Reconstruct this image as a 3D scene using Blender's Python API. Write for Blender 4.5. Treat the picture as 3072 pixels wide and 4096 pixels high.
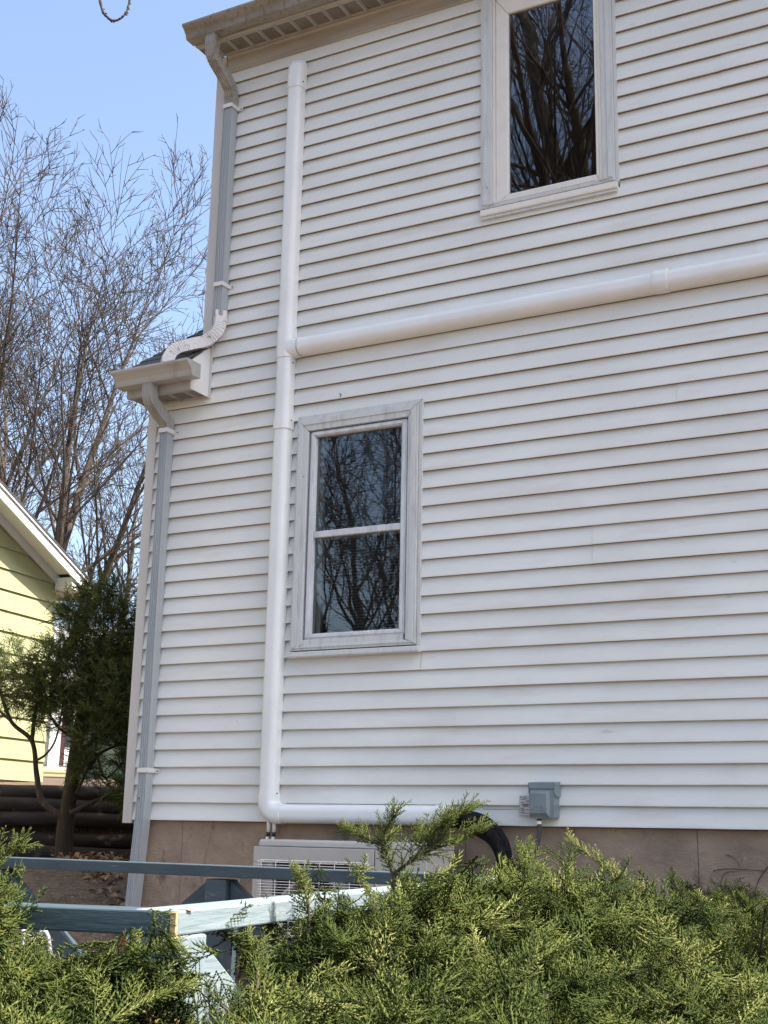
import bpy, bmesh, math, random
import numpy as np
from mathutils import Vector, Matrix
for o in list(bpy.data.objects): bpy.data.objects.remove(o)
S = bpy.context.scene; COL = S.collection
R_ = math.radians; PI = math.pi
# ---------------------------------------------------------------- camera, sky, sun, exposure
YAW, PITCH, ROLL = -0.49431489, 0.24106001, 0.01970824
cd = bpy.data.cameras.new('camera'); cam = bpy.data.objects.new('camera', cd); COL.objects.link(cam); S.camera = cam
cd.sensor_fit = 'HORIZONTAL'; cd.sensor_width = 36; cd.lens = 36 * 5208.49 / 3072; cd.clip_start = 0.05; cd.clip_end = 2000
fw = Vector((math.sin(YAW) * math.cos(PITCH), math.cos(YAW) * math.cos(PITCH), math.sin(PITCH)))
rt = Vector((math.cos(YAW), -math.sin(YAW), 0)); up = rt.cross(fw)
r2 = math.cos(ROLL) * rt + math.sin(ROLL) * up; u2 = -math.sin(ROLL) * rt + math.cos(ROLL) * up
M = Matrix((r2, u2, -fw)).transposed().to_4x4(); M.translation = Vector((0, -6.3252, -0.0436)); cam.matrix_world = M
SUN_AZ, SUN_EL = R_(4.0), R_(57.0)          # azimuth from +x towards +y
w = bpy.data.worlds.new('World'); S.world = w; w.use_nodes = True
nt = w.node_tree; bg = nt.nodes['Background']; sk = nt.nodes.new('ShaderNodeTexSky')
sk.sky_type = 'NISHITA'; sk.sun_disc = False; sk.sun_elevation = SUN_EL; sk.sun_rotation = PI / 2 - SUN_AZ
sk.air_density = 1.0; sk.dust_density = 3.6; sk.ozone_density = 1.0; sk.altitude = 50
nt.links.new(sk.outputs[0], bg.inputs[0]); bg.inputs[1].default_value = 0.13
sd = bpy.data.lights.new('sun', 'SUN'); sun = bpy.data.objects.new('sun', sd); COL.objects.link(sun)
sd.energy = 4.8; sd.angle = R_(0.5); sd.color = (1, 0.94, 0.84)
sun.rotation_euler = (-Vector((math.cos(SUN_AZ) * math.cos(SUN_EL), math.sin(SUN_AZ) * math.cos(SUN_EL), math.sin(SUN_EL)))).to_track_quat('-Z', 'Y').to_euler()
S.view_settings.view_transform = 'Standard'; S.view_settings.look = 'None'; S.view_settings.gamma = 1; S.view_settings.exposure = 1.48
S.render.engine = 'CYCLES'; S.cycles.max_bounces = 8; S.cycles.transparent_max_bounces = 12

# ---------------------------------------------------------------- materials
def mat(name, col, rough=0.6, col2=None, scale=(8, 8, 8), noise=(0.45, 0.62), detail=6, bump=0.0, bscale=None, metal=0.0, spec=0.5, spots=None):
    m = bpy.data.materials.new(name); m.use_nodes = True; n = m.node_tree.nodes; l = m.node_tree.links
    p = n['Principled BSDF']; p.inputs['Base Color'].default_value = (*col, 1); p.inputs['Roughness'].default_value = rough
    p.inputs['Metallic'].default_value = metal; p.inputs['Specular IOR Level'].default_value = spec
    tc = n.new('ShaderNodeTexCoord')
    def ntex(sc, det=detail):
        mp = n.new('ShaderNodeMapping'); mp.inputs['Scale'].default_value = sc; l.new(tc.outputs['Object'], mp.inputs[0])
        t = n.new('ShaderNodeTexNoise'); t.inputs['Scale'].default_value = 1; t.inputs['Detail'].default_value = det; t.inputs['Roughness'].default_value = 0.6
        l.new(mp.outputs[0], t.inputs['Vector']); return t
    last = None
    if col2:
        t = ntex(scale); r = n.new('ShaderNodeMapRange'); r.inputs[1].default_value, r.inputs[2].default_value = noise
        l.new(t.outputs[0], r.inputs[0]); mx = n.new('ShaderNodeMix'); mx.data_type = 'RGBA'
        mx.inputs[6].default_value = (*col, 1); mx.inputs[7].default_value = (*col2, 1)
        l.new(r.outputs[0], mx.inputs[0]); l.new(mx.outputs[2], p.inputs['Base Color']); last = mx
    if spots:
        for c3, sc, rng, amt in spots:
            t = ntex(sc, 3); r = n.new('ShaderNodeMapRange'); r.inputs[1].default_value, r.inputs[2].default_value = rng; r.inputs[4].default_value = amt
            l.new(t.outputs[0], r.inputs[0]); mx = n.new('ShaderNodeMix'); mx.data_type = 'RGBA'
            if last: l.new(last.outputs[2], mx.inputs[6])
            else: mx.inputs[6].default_value = (*col, 1)
            mx.inputs[7].default_value = (*c3, 1); l.new(r.outputs[0], mx.inputs[0]); l.new(mx.outputs[2], p.inputs['Base Color']); last = mx
    if bump:
        t = ntex(bscale or scale); b = n.new('ShaderNodeBump'); b.inputs['Strength'].default_value = bump; b.inputs['Distance'].default_value = 0.01
        l.new(t.outputs[0], b.inputs['Height']); l.new(b.outputs[0], p.inputs['Normal'])
    return m
MT = {}
MT['siding'] = mat('vinyl_siding', (.70, .722, .695), .48, (.635, .645, .61), (.9, 3, 2.2), (.42, .66), bump=.09, bscale=(3, 60, 160), spots=[((.42, .38, .33), (5, 9, 16), (.70, .80), .6), ((.5, .47, .42), (22, 22, 50), (.70, .78), .5), ((.58, .54, .48), (1.4, 2, 9), (.56, .74), .6), ((.33, .30, .26), (3.5, 9, 40), (.76, .80), .8)])
MT['underlap'] = mat('shaded_grimy_underlap', (.40, .355, .31), .7, (.26, .225, .185), (6, 6, 20), (.4, .65))  # grime and the shade under each lap, both put into this brown
MT['trim'] = mat('white_trim', (.545, .53, .51), .45, (.49, .475, .455), (6, 6, 1.2), bump=.03)
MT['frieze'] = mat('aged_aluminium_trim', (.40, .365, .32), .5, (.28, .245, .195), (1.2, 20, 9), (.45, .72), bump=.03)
MT['casing'] = mat('weathered_painted_wood', (.555, .58, .575), .6, (.455, .47, .46), (30, 30, 4), (.5, .68), bump=.25, bscale=(50, 50, 7), spots=[((.2, .18, .16), (40, 40, 25), (.70, .74), .85)])
MT['storm'] = mat('storm_window_aluminium', (.62, .65, .68), .32, (.50, .52, .54), (20, 20, 4), metal=.0, bump=.02)
MT['vinylframe'] = mat('cream_window_vinyl', (.72, .70, .64), .4, (.68, .66, .60), (9, 9, 9))
MT['duct'] = mat('white_line_cover', (.74, .765, .765), .26, (.70, .725, .72), (4, 4, 4), bump=.012, spots=[((.55, .52, .48), (30, 30, 30), (.74, .8), .4)])
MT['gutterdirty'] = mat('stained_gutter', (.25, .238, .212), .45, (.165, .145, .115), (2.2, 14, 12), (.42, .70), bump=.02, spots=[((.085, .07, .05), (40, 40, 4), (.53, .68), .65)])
MT['gutter'] = mat('cream_gutter', (.37, .365, .35), .4, (.29, .28, .265), (8, 8, 3), (.5, .7), bump=.02)
MT['dspout'] = mat('grey_white_downspout', (.38, .41, .435), .42, (.30, .33, .355), (60, 60, 1.2), (.35, .7), bump=.02)
MT['dsdirty'] = mat('dirty_elbow', (.34, .325, .30), .5, (.20, .17, .135), (9, 30, 30), (.42, .70), bump=.05)
MT['paint_elbow'] = mat('peeling_white_elbow', (.62, .62, .62), .5, (.30, .30, .30), (45, 45, 45), (.56, .66), bump=.3)
MT['shingle'] = mat('charcoal_shingle', (.035, .036, .040), .85, (.075, .075, .08), (90, 90, 90), bump=.6, bscale=(160, 160, 160))
MT['concrete'] = mat('parged_foundation', (.37, .28, .205), .9, (.225, .17, .125), (2.6, 3, 3.4), (.36, .66), bump=.9, bscale=(24, 24, 40), spots=[((.10, .08, .065), (9, 9, 5), (.60, .74), .8), ((.42, .34, .27), (16, 16, 8), (.60, .74), .5), ((.07, .055, .045), (3, 3, 1.2), (.62, .8), .6), ((.06, .05, .04), (40, 40, 30), (.70, .74), .8)])
MT['dark'] = mat('dark_interior', (.05, .048, .045), .9)
MT['room'] = mat('room_wall', (.40, .38, .36), .9)
MT['blind'] = mat('white_blind', (.42, .41, .38), .6)
MT['ac'] = mat('ac_beige_metal', (.40, .395, .37), .38, (.37, .365, .34), (4, 4, 4), bump=.015)
MT['acwire'] = mat('white_wire', (.72, .71, .68), .4)
MT['black'] = mat('black_foam', (.006, .006, .007), .8, (.014, .014, .015), (30, 30, 30), bump=.6, bscale=(70, 70, 70), spec=.15)
MT['tape'] = mat('black_tape', (.015, .015, .015), .35)
MT['pipewhite'] = mat('white_pipe_foam', (.72, .71, .67), .6)
MT['boxgrey'] = mat('grey_enamel', (.175, .225, .245), .38, (.15, .195, .215), (12, 12, 12), bump=.03)
MT['conduit'] = mat('grey_conduit', (.06, .06, .065), .5)
MT['steel'] = mat('zinc_fitting', (.6, .59, .56), .3, metal=.9)
MT['tag'] = mat('label_plate', (.52, .51, .50), .5)
MT['ink'] = mat('ink', (.03, .03, .03), .6)
MT['blue'] = mat('shaded_flaking_blue_paint', (.048, .077, .093), .55, (.034, .058, .072), (4, 40, 40), (.4, .65), bump=.14, bscale=(4, 110, 110), spots=[((.035, .035, .03), (16, 90, 90), (.67, .72), .9), ((.13, .17, .18), (12, 60, 60), (.66, .74), .8)])  # shaded copy of the railing paint: shade put into the darker blue
MT['bluelight'] = mat('sunlit_blue_paint', (.215, .262, .28), .6, (.155, .20, .22), (40, 4, 60), (.42, .68), bump=.22, bscale=(120, 4, 120), spots=[((.10, .10, .09), (70, 20, 90), (.68, .72), .85), ((.62, .47, .28), (30, 30, 30), (.74, .77), .9)])  # lit copy of the railing paint: sunlight put into the paler colour
MT['bluepost'] = mat('sunlit_blue_post', (.215, .262, .28), .6, (.155, .20, .22), (60, 60, 4), (.42, .68), bump=.25, bscale=(120, 120, 4), spots=[((.10, .10, .09), (90, 90, 9), (.66, .71), .85)])  # same lit tone for posts: sunlight painted in, grain running vertically
MT['rawwood'] = mat('bare_split_wood', (.62, .42, .20), .8, (.30, .16, .07), (60, 60, 60), bump=.8)
MT['bark'] = mat('grey_bark', (.095, .076, .064), .9, (.036, .029, .024), (14, 14, 5), (.4, .6), bump=.8, bscale=(30, 30, 10))
MT['twig'] = mat('twig_bark', (.070, .052, .042), .9, (.032, .025, .021), (6, 6, 6), (.35, .65))
MT['redbark'] = mat('stringy_brown_bark', (.11, .068, .045), .9, (.20, .13, .085), (40, 40, 4), (.45, .65), bump=.9, bscale=(60, 60, 6))
MT['darkbark'] = mat('dark_brown_bark', (.045, .032, .024), .9, (.10, .068, .045), (40, 40, 4), (.5, .68), bump=.9, bscale=(60, 60, 6))
MT['log'] = mat('shaded_creosoted_log', (.022, .016, .013), .8, (.05, .036, .028), (3, 3, 12), (.45, .7), bump=.9, bscale=(9, 9, 30), spots=[((.26, .17, .12), (6, 6, 10), (.62, .74), .6)])  # dark logs, darkened further to hold the evergreen's shade in the colour
MT['yellow'] = mat('yellow_green_shakes', (.40, .41, .215), .7, (.365, .375, .195), (4, 4, 14), (.4, .7), bump=.12, bscale=(80, 80, 3))
MT['nwhite'] = mat('white_fascia', (.70, .71, .71), .5, (.74, .74, .72), (6, 6, 6))
MT['nfound'] = mat('tan_block', (.52, .42, .32), .9, (.42, .33, .25), (8, 8, 8), bump=.3)
MT['greyhouse'] = mat('grey_siding', (.33, .33, .32), .7, (.28, .28, .27), (.2, .2, 9), (.45, .5))
MT['maroon'] = mat('maroon_shutter', (.045, .012, .018), .6)
MT['darkglass'] = mat('dark_glass', (.03, .035, .04), .08)
MT['shedgreen'] = mat('pale_green_boards', (.25, .30, .17), .7, (.20, .25, .14), (3, 3, 3))
MT['stone'] = mat('white_stone', (.52, .51, .50), .9, (.38, .37, .36), (12, 12, 12), bump=.5)
MT['litter'] = mat('dead_leaf', (.30, .17, .095), .8, (.14, .085, .055), (9, 9, 9), (.35, .65))
MT['red'] = mat('dark_red_hose', (.07, .010, .012), .4)
MT['lavender'] = mat('white_plastic', (.30, .30, .35), .35)

def leafmat(name, stops, trans=.10, rough=.6):
    m = bpy.data.materials.new(name); m.use_nodes = True; n = m.node_tree.nodes; l = m.node_tree.links
    p = n['Principled BSDF']; p.inputs['Roughness'].default_value = rough; p.inputs['Specular IOR Level'].default_value = .12
    a = n.new('ShaderNodeAttribute'); a.attribute_name = 'tint'; r = n.new('ShaderNodeValToRGB')
    el = r.color_ramp.elements
    while len(el) < len(stops): el.new(.5)
    for e, (pos, c) in zip(el, stops): e.position = pos; e.color = (*c, 1)
    l.new(a.outputs['Fac'], r.inputs[0]); l.new(r.outputs[0], p.inputs['Base Color'])
    tr = n.new('ShaderNodeBsdfTranslucent'); l.new(r.outputs[0], tr.inputs[0]); mx = n.new('ShaderNodeMixShader'); mx.inputs[0].default_value = trans
    l.new(p.outputs[0], mx.inputs[1]); l.new(tr.outputs[0], mx.inputs[2]); l.new(mx.outputs[0], n['Material Output'].inputs[0]); return m
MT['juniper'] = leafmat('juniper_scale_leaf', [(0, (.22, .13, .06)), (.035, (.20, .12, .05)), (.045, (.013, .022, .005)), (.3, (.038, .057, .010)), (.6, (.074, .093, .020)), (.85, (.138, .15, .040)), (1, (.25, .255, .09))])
MT['yew'] = leafmat('hemlock_needle', [(0, (.02, .035, .012)), (.5, (.052, .070, .022)), (.85, (.125, .14, .04)), (1, (.24, .25, .08))])
MT['broad'] = leafmat('broad_leaf', [(0, (.04, .08, .02)), (1, (.16, .24, .06))], .3)

def glassmat():
    m = bpy.data.materials.new('window_glass'); m.use_nodes = True; n = m.node_tree.nodes; l = m.node_tree.links; n.remove(n['Principled BSDF'])
    t = n.new('ShaderNodeBsdfTransparent'); t.inputs[0].default_value = (.78, .8, .8, 1); g = n.new('ShaderNodeBsdfGlossy'); g.inputs['Roughness'].default_value = 0.0
    f = n.new('ShaderNodeFresnel'); f.inputs[0].default_value = 1.5; mu = n.new('ShaderNodeMath'); mu.operation = 'MULTIPLY'; mu.inputs[1].default_value = 2.1
    tc = n.new('ShaderNodeTexCoord'); no = n.new('ShaderNodeTexNoise'); no.inputs['Scale'].default_value = 3.0; no.inputs['Detail'].default_value = 1
    b = n.new('ShaderNodeBump'); b.inputs['Strength'].default_value = .03; b.inputs['Distance'].default_value = .02
    l.new(tc.outputs['Object'], no.inputs[0]); l.new(no.outputs[0], b.inputs['Height']); l.new(b.outputs[0], g.inputs['Normal'])
    mx = n.new('ShaderNodeMixShader'); l.new(f.outputs[0], mu.inputs[0]); l.new(mu.outputs[0], mx.inputs[0]); l.new(t.outputs[0], mx.inputs[1]); l.new(g.outputs[0], mx.inputs[2])
    l.new(mx.outputs[0], n['Material Output'].inputs[0]); return m
MT['glass'] = glassmat()

def perfmat():
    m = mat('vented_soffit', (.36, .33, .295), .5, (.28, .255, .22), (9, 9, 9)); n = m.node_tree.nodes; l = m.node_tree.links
    p = n['Principled BSDF']; src = p.inputs['Base Color'].links[0].from_socket
    tc = n.new('ShaderNodeTexCoord'); sp = n.new('ShaderNodeSeparateXYZ'); l.new(tc.outputs['Object'], sp.inputs[0])
    def sine(sock, f):
        a = n.new('ShaderNodeMath'); a.operation = 'MULTIPLY'; a.inputs[1].default_value = f; l.new(sock, a.inputs[0])
        s = n.new('ShaderNodeMath'); s.operation = 'SINE'; l.new(a.outputs[0], s.inputs[0]); return s.outputs[0]
    q = n.new('ShaderNodeMath'); q.operation = 'MULTIPLY'; l.new(sine(sp.outputs[0], 2 * PI / .0125), q.inputs[0]); l.new(sine(sp.outputs[1], 2 * PI / .012), q.inputs[1])
    g = n.new('ShaderNodeMath'); g.operation = 'GREATER_THAN'; g.inputs[1].default_value = -.02; l.new(q.outputs[0], g.inputs[0])
    mx = n.new('ShaderNodeMix'); mx.data_type = 'RGBA'; l.new(g.outputs[0], mx.inputs[0]); l.new(src, mx.inputs[6]); mx.inputs[7].default_value = (.02, .018, .015, 1)
    l.new(mx.outputs[2], p.inputs['Base Color']); return m
MT['perf'] = perfmat()

# ---------------------------------------------------------------- helpers
def tag(o, label=None, cat=None, group=None, kind=None):
    if label: o['label'] = label
    if cat: o['category'] = cat
    if group: o['group'] = group
    if kind: o['kind'] = kind
    return o
def thing(name, label, cat, loc=(0, 0, 0), group=None):
    o = bpy.data.objects.new(name, None); COL.objects.link(o); o.location = loc; o.empty_display_size = .2
    return tag(o, label, cat, group)
def link(name, me, m, parent=None, smooth=False, bevel=0, label=None):
    o = bpy.data.objects.new(name, me); COL.objects.link(o)
    if m: me.materials.append(MT[m] if isinstance(m, str) else m)
    if parent is not None:
        o.parent = parent; p = parent; off = Vector((0, 0, 0))
        while p is not None: off += p.location; p = p.parent
        o.location = -off
    if smooth: me.polygons.foreach_set('use_smooth', [True] * len(me.polygons))
    if bevel:
        b = o.modifiers.new('b', 'BEVEL'); b.width = bevel; b.segments = 2; b.limit_method = 'ANGLE'; b.angle_limit = R_(35)
    if label: o['label'] = label
    return o
class MB:
    def __init__(s): s.v = []; s.f = []
    def box(s, a, b, M=None):
        x0, y0, z0 = [min(p, q) for p, q in zip(a, b)]; x1, y1, z1 = [max(p, q) for p, q in zip(a, b)]; i = len(s.v)
        vs = [(x0, y0, z0), (x1, y0, z0), (x1, y1, z0), (x0, y1, z0), (x0, y0, z1), (x1, y0, z1), (x1, y1, z1), (x0, y1, z1)]
        s.v += [tuple(M @ Vector(p)) for p in vs] if M else vs
        s.f += [tuple(i + k for k in q) for q in ((3, 2, 1, 0), (4, 5, 6, 7), (0, 1, 5, 4), (1, 2, 6, 5), (2, 3, 7, 6), (3, 0, 4, 7))]; return s
    def prism(s, poly, ax, a, b):       # polygon in the two other axes, extruded along ax (0,1,2)
        i = len(s.v); n = len(poly)
        for t in (a, b):
            for p in poly: q = list(p); q.insert(ax, t); s.v.append(tuple(q))
        s.f += [tuple(range(i, i + n))[::-1], tuple(range(i + n, i + 2 * n))]
        for k in range(n): s.f.append((i + k, i + (k + 1) % n, i + n + (k + 1) % n, i + n + k))
        return s
    def sweep(s, prof, pts, upv=(0, 0, 1), scales=None, cap=True, fix=None):   # prof: list (a,b): a along side, b along up
        pts = [Vector(p) for p in pts]; n = len(prof); i0 = len(s.v); last = None
        for k, p in enumerate(pts):
            t = (pts[min(k + 1, len(pts) - 1)] - pts[max(k - 1, 0)]).normalized()
            side = Vector(fix) if fix else t.cross(Vector(upv))
            if side.length < 1e-4: side = last or Vector((1, 0, 0))
            side = (side - t * side.dot(t)).normalized(); last = side; upp = side.cross(t)
            sc = scales[k] if scales else 1
            for a, b in prof: s.v.append(tuple(p + side * a * sc + upp * b * sc))
        for k in range(len(pts) - 1):
            for j in range(n):
                a = i0 + k * n + j; b = i0 + k * n + (j + 1) % n; s.f.append((a, b, b + n, a + n))
        if cap: s.f.append(tuple(range(i0, i0 + n))[::-1]); e = i0 + (len(pts) - 1) * n; s.f.append(tuple(range(e, e + n)))
        return s
    def tube(s, pts, r, n=10, upv=(0.13, 0.31, .94), scales=None):
        return s.sweep([(r * math.cos(2 * PI * k / n), r * math.sin(2 * PI * k / n)) for k in range(n)], pts, upv, scales)
    def make(s, name, m, parent=None, **kw):
        me = bpy.data.meshes.new(name); me.from_pydata(s.v, [], s.f); me.validate()
        bm = bmesh.new(); bm.from_mesh(me); bmesh.ops.recalc_face_normals(bm, faces=bm.faces); bm.to_mesh(me); bm.free()
        return link(name, me, m, parent, **kw)
def B(name, a, b, m, parent=None, **kw): return MB().box(a, b).make(name, m, parent, **kw)
def catmull(P, n=8):
    P = [Vector(p) for p in P]; out = []
    for i in range(len(P) - 1):
        p0 = P[max(i - 1, 0)]; p1 = P[i]; p2 = P[i + 1]; p3 = P[min(i + 2, len(P) - 1)]
        for k in range(n):
            t = k / n; out.append(.5 * ((2 * p1) + (p2 - p0) * t + (2 * p0 - 5 * p1 + 4 * p2 - p3) * t * t + (3 * p1 - p0 - 3 * p2 + p3) * t ** 3))
    out.append(P[-1]); return out
def tri_mesh(name, V, F, tint=None):
    me = bpy.data.meshes.new(name); k = F.shape[1]
    me.vertices.add(len(V)); me.vertices.foreach_set('co', V.astype(np.float32).ravel())
    me.loops.add(F.size); me.loops.foreach_set('vertex_index', F.astype(np.int32).ravel())
    me.polygons.add(len(F)); me.polygons.foreach_set('loop_start', np.arange(0, F.size, k, dtype=np.int32))
    if tint is not None:
        at = me.attributes.new('tint', 'FLOAT', 'POINT'); at.data.foreach_set('value', tint.astype(np.float32))
    me.update(calc_edges=True); return me
# ================================================================ ground
def gz(a):
    return float(np.interp(a, [-300, -30, -8, -4, -.2, 2.4, 3.9, 4.8, 5.9, 7.62, 7.68, 9.5, 20, 37, 100, 400], [-4, -3, -1.9, -1.6, -1.1, -.95, -.66, -.56, -.30, -.30, .26, .38, .8, 1.6, 3.2, 4.0]))
CA, SA = math.cos(R_(140.3)), math.sin(R_(140.3))      # a axis: away from the camera to the left-back
def ab(a, b): return (CA * a + SA * b, SA * a - CA * b)
def ground_z(x, y): return gz(CA * x + SA * y)
def build_ground():
    rng = random.Random(3)
    A = sorted(set([-300, -150, -80, -40, -20, -12] + [round(-8 + .25 * i, 3) for i in range(61)] + [7.62, 7.68, 8, 9, 10, 12, 15, 20, 26, 37, 50, 70, 100, 200, 400]))
    Bv = [-400, -200, -100, -50, -25, -15] + [round(-10 + .5 * i, 2) for i in range(41)] + [15, 25, 50, 100, 200, 400]
    V = []; F = []
    for a in A:
        for b in Bv:
            x, y = ab(a, b); near = 1 if abs(a) < 12 and abs(b) < 12 else 0
            V.append((x, y, gz(a) + near * rng.uniform(-.02, .02) * (a < 7.4)))
    n = len(Bv)
    for i in range(len(A) - 1):
        for j in range(n - 1): q = i * n + j; F.append((q, q + 1, q + n + 1, q + n))
    me = bpy.data.meshes.new('ground'); me.from_pydata(V, [], F); me.update()
    m = mat('ground_soil', (.12, .082, .056), .95, (.055, .04, .03), (14, 14, 14), (.4, .62), bump=1, bscale=(30, 30, 30), spots=[((.24, .15, .09), (40, 40, 40), (.56, .64), .8)])
    n_ = m.node_tree.nodes; l = m.node_tree.links; p = n_['Principled BSDF']; src = p.inputs['Base Color'].links[0].from_socket
    tc = n_.new('ShaderNodeTexCoord'); dt = n_.new('ShaderNodeVectorMath'); dt.operation = 'DOT_PRODUCT'; dt.inputs[1].default_value = (CA, SA, 0); l.new(tc.outputs['Object'], dt.inputs[0])
    mr = n_.new('ShaderNodeMapRange'); mr.inputs[1].default_value = 19; mr.inputs[2].default_value = 22; l.new(dt.outputs['Value'], mr.inputs[0])
    mx = n_.new('ShaderNodeMix'); mx.data_type = 'RGBA'; l.new(mr.outputs[0], mx.inputs[0]); l.new(src, mx.inputs[6]); mx.inputs[7].default_value = (.21, .19, .085, 1); l.new(mx.outputs[2], p.inputs['Base Color'])
    tag(link('ground', me, m), 'brown soil yard covered in dead leaves, turning to pale lawn further off', None, None, 'structure')
build_ground()
# ================================================================ house
s = 0.1016; XR = 2.5
H = thing('house', 'white vinyl sided two storey house seen from below, with tan foundation', 'house', (-1.2, 4, -.9))
W1 = (-2.80, -1.975, 3.392, 4.90); W2 = (-3.985, -3.157, 0.905, 2.357)
def siding():
    mb = MB(); rng = random.Random(5); under = []
    seams = {32: -2.86, 31: -2.86, 8: -3.52, 7: -3.52, 4: -3.56, 3: -3.56, 5: -2.95, 14: -2.17, 13: -2.17, 25: -4.42, 24: -4.42, 28: -1.27, 27: -1.27, 18: -1.1, 17: -1.1, 21: -4.3 + 2.6, 38: -1.4, 39: -1.4}
    for k in range(48):
        z0 = k * s; z1 = min((k + 1) * s, 4.872); x0 = -5.062 if z0 < 2.55 else -4.66
        spans = [(x0, XR, z0, z1)]
        for (a, b, c, d) in (W1, W2):
            if z1 > c and z0 < d:
                ns = []
                for p, q, za, zb in spans:
                    if p < a < q:
                        ns.append((p, a, za, zb)); ns.append((b, q, za, zb))
                        if z0 < c < z1: ns.append((a, b, z0, c + .02))
                        if z0 < d < z1: ns.append((a, b, d - .02, z1))
                    else: ns.append((p, q, za, zb))
                spans = ns
        if k in seams:
            ns = []
            for p, q, za, zb in spans:
                if p < seams[k] < q: ns += [(p, seams[k], za, zb), (seams[k], q, za, zb)]
                else: ns.append((p, q, za, zb))
            spans = ns
        for j, (p, q, za, zb) in enumerate(spans):
            pr = .003 if (k in seams and p == seams.get(k)) else 0
            n = max(1, int((q - p) / .35)); xs = [p + (q - p) * i / n for i in range(n + 1)]
            wob = [0 if (i in (0, n)) else rng.uniform(-.0011, .0011) for i in range(n + 1)]
            prof = [(.004, z0 + .005), (-.0165, z0 + .0008), (-.0188, z0), (-.0200, z0 + .003), (-.0190, z0 + .012), (-.0115, z0 + .055), (-.0005, z1 + .001)]
            if za > z0 + .001: f_ = (za - z0) / s; prof = [(-.0190 + .0185 * f_, za)] + [t for t in prof if t[1] > za]
            if zb < z1 - .001: f_ = (zb - z0) / s; prof = [t for t in prof if t[1] < zb] + [(-.0190 + .0185 * f_, zb)]
            i0 = len(mb.v)
            for x, wb in zip(xs, wob):
                for y, z in prof: mb.v.append((x, y - pr + wb, z + wb * .6))
            m = len(prof)
            for i in range(n):
                for t in range(m - 1): mb.f.append((i0 + i * m + t, i0 + i * m + t + 1, i0 + (i + 1) * m + t + 1, i0 + (i + 1) * m + t))
            if pr: mb.f.append(tuple(i0 + t for t in range(m)))
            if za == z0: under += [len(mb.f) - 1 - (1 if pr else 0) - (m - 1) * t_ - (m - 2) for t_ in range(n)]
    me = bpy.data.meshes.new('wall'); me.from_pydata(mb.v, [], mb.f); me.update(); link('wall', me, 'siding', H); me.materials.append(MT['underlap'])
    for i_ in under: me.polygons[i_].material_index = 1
    sh = MB()   # sheathing behind, pierced for the two windows
    def pier(x0, x1, z0, z1): sh.box((x0, .012, z0), (x1, .16, z1))
    a, b, c, d = W2; A, Bx, C, D = W1
    pier(-5.055, a + .03, .0, 2.59); pier(-4.70, a + .03, 2.59, C); pier(a + .03, b - .03, .0, c + .03); pier(a + .03, b - .03, d - .03, C); pier(b - .03, XR, .0, C)
    pier(-4.70, A + .03, C, 5.0); pier(A + .03, Bx - .03, C, C + .03); pier(A + .03, Bx - .03, D - .03, 5.0); pier(Bx - .03, XR, C, 5.0)
    sh.box((-5.05, .17, 0), (-4.9, 8, 2.6)); sh.box((-4.72, .17, 2.6), (-4.6, 8, 5.0)); sh.box((XR - .15, .17, 0), (XR, 8, 5.0)); sh.box((-5.05, 7.9, 0), (XR, 8.05, 5.0)); sh.box((-4.6, .17, 2.45), (XR - .15, 7.9, 2.55))
    sh.make('inner_wall', 'room', H)
siding()
# corner trims: L shaped
for x0, x1, za, zb in ((-5.128, -5.058, -.02, 2.60), (-4.735, -4.665, 2.95, 4.99)):
    c = MB().prism([(x0, -.022), (x1, -.022), (x1, -.004), (x0 + .018, -.004), (x0 + .018, .09), (x0, .09)], 2, za, zb).make('corner_trim', 'trim', H, bevel=.003)
# foundation in panels with open joints
fx = [-5.03, -4.714, -2.903, -2.307, -1.691, -.6, .7, XR - .03]
for a, b in zip(fx[:-1], fx[1:]): B('foundation', (a + .0012, .022, -1.6), (b - .0012, .25, -.002), 'concrete', H, bevel=.003)
B('foundation', (-5.02, .05, -1.6), (XR - .04, .24, -.01), 'dark', H)
B('foundation', (-5.03, .26, -1.6), (-4.8, 8, -.002), 'concrete', H)
# frieze, soffit, fascia, upper gutter
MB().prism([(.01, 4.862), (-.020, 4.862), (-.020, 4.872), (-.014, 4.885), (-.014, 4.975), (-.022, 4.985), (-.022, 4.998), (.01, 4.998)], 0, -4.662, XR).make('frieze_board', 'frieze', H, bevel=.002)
def soffit(x0, x1, z, yo, rib0, px):
    mb = MB().box((x0, yo, z), (x1, -.024, z + .012)); p = mb.make('soffit', 'perf', H)
    rb = MB(); x = rib0
    while x < x1:
        if x > x0 + .02: rb.box((x - .014, yo, z - .004), (x + .014, -.024, z)); rb.box((x - .005, yo, z - .009), (x + .005, -.024, z - .0062))
        x += px
    rb.box((x0, yo, z - .005), (x1, yo + .018, z)); rb.box((x0, -.04, z - .005), (x1, -.024, z)); rb.make('rib', 'gutter', p)
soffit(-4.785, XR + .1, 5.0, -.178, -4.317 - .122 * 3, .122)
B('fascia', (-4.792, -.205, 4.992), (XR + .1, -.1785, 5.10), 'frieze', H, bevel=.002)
B('fascia', (-4.792, -.1783, 4.996), (-4.786, .3, 5.10), 'frieze', H)
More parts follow.
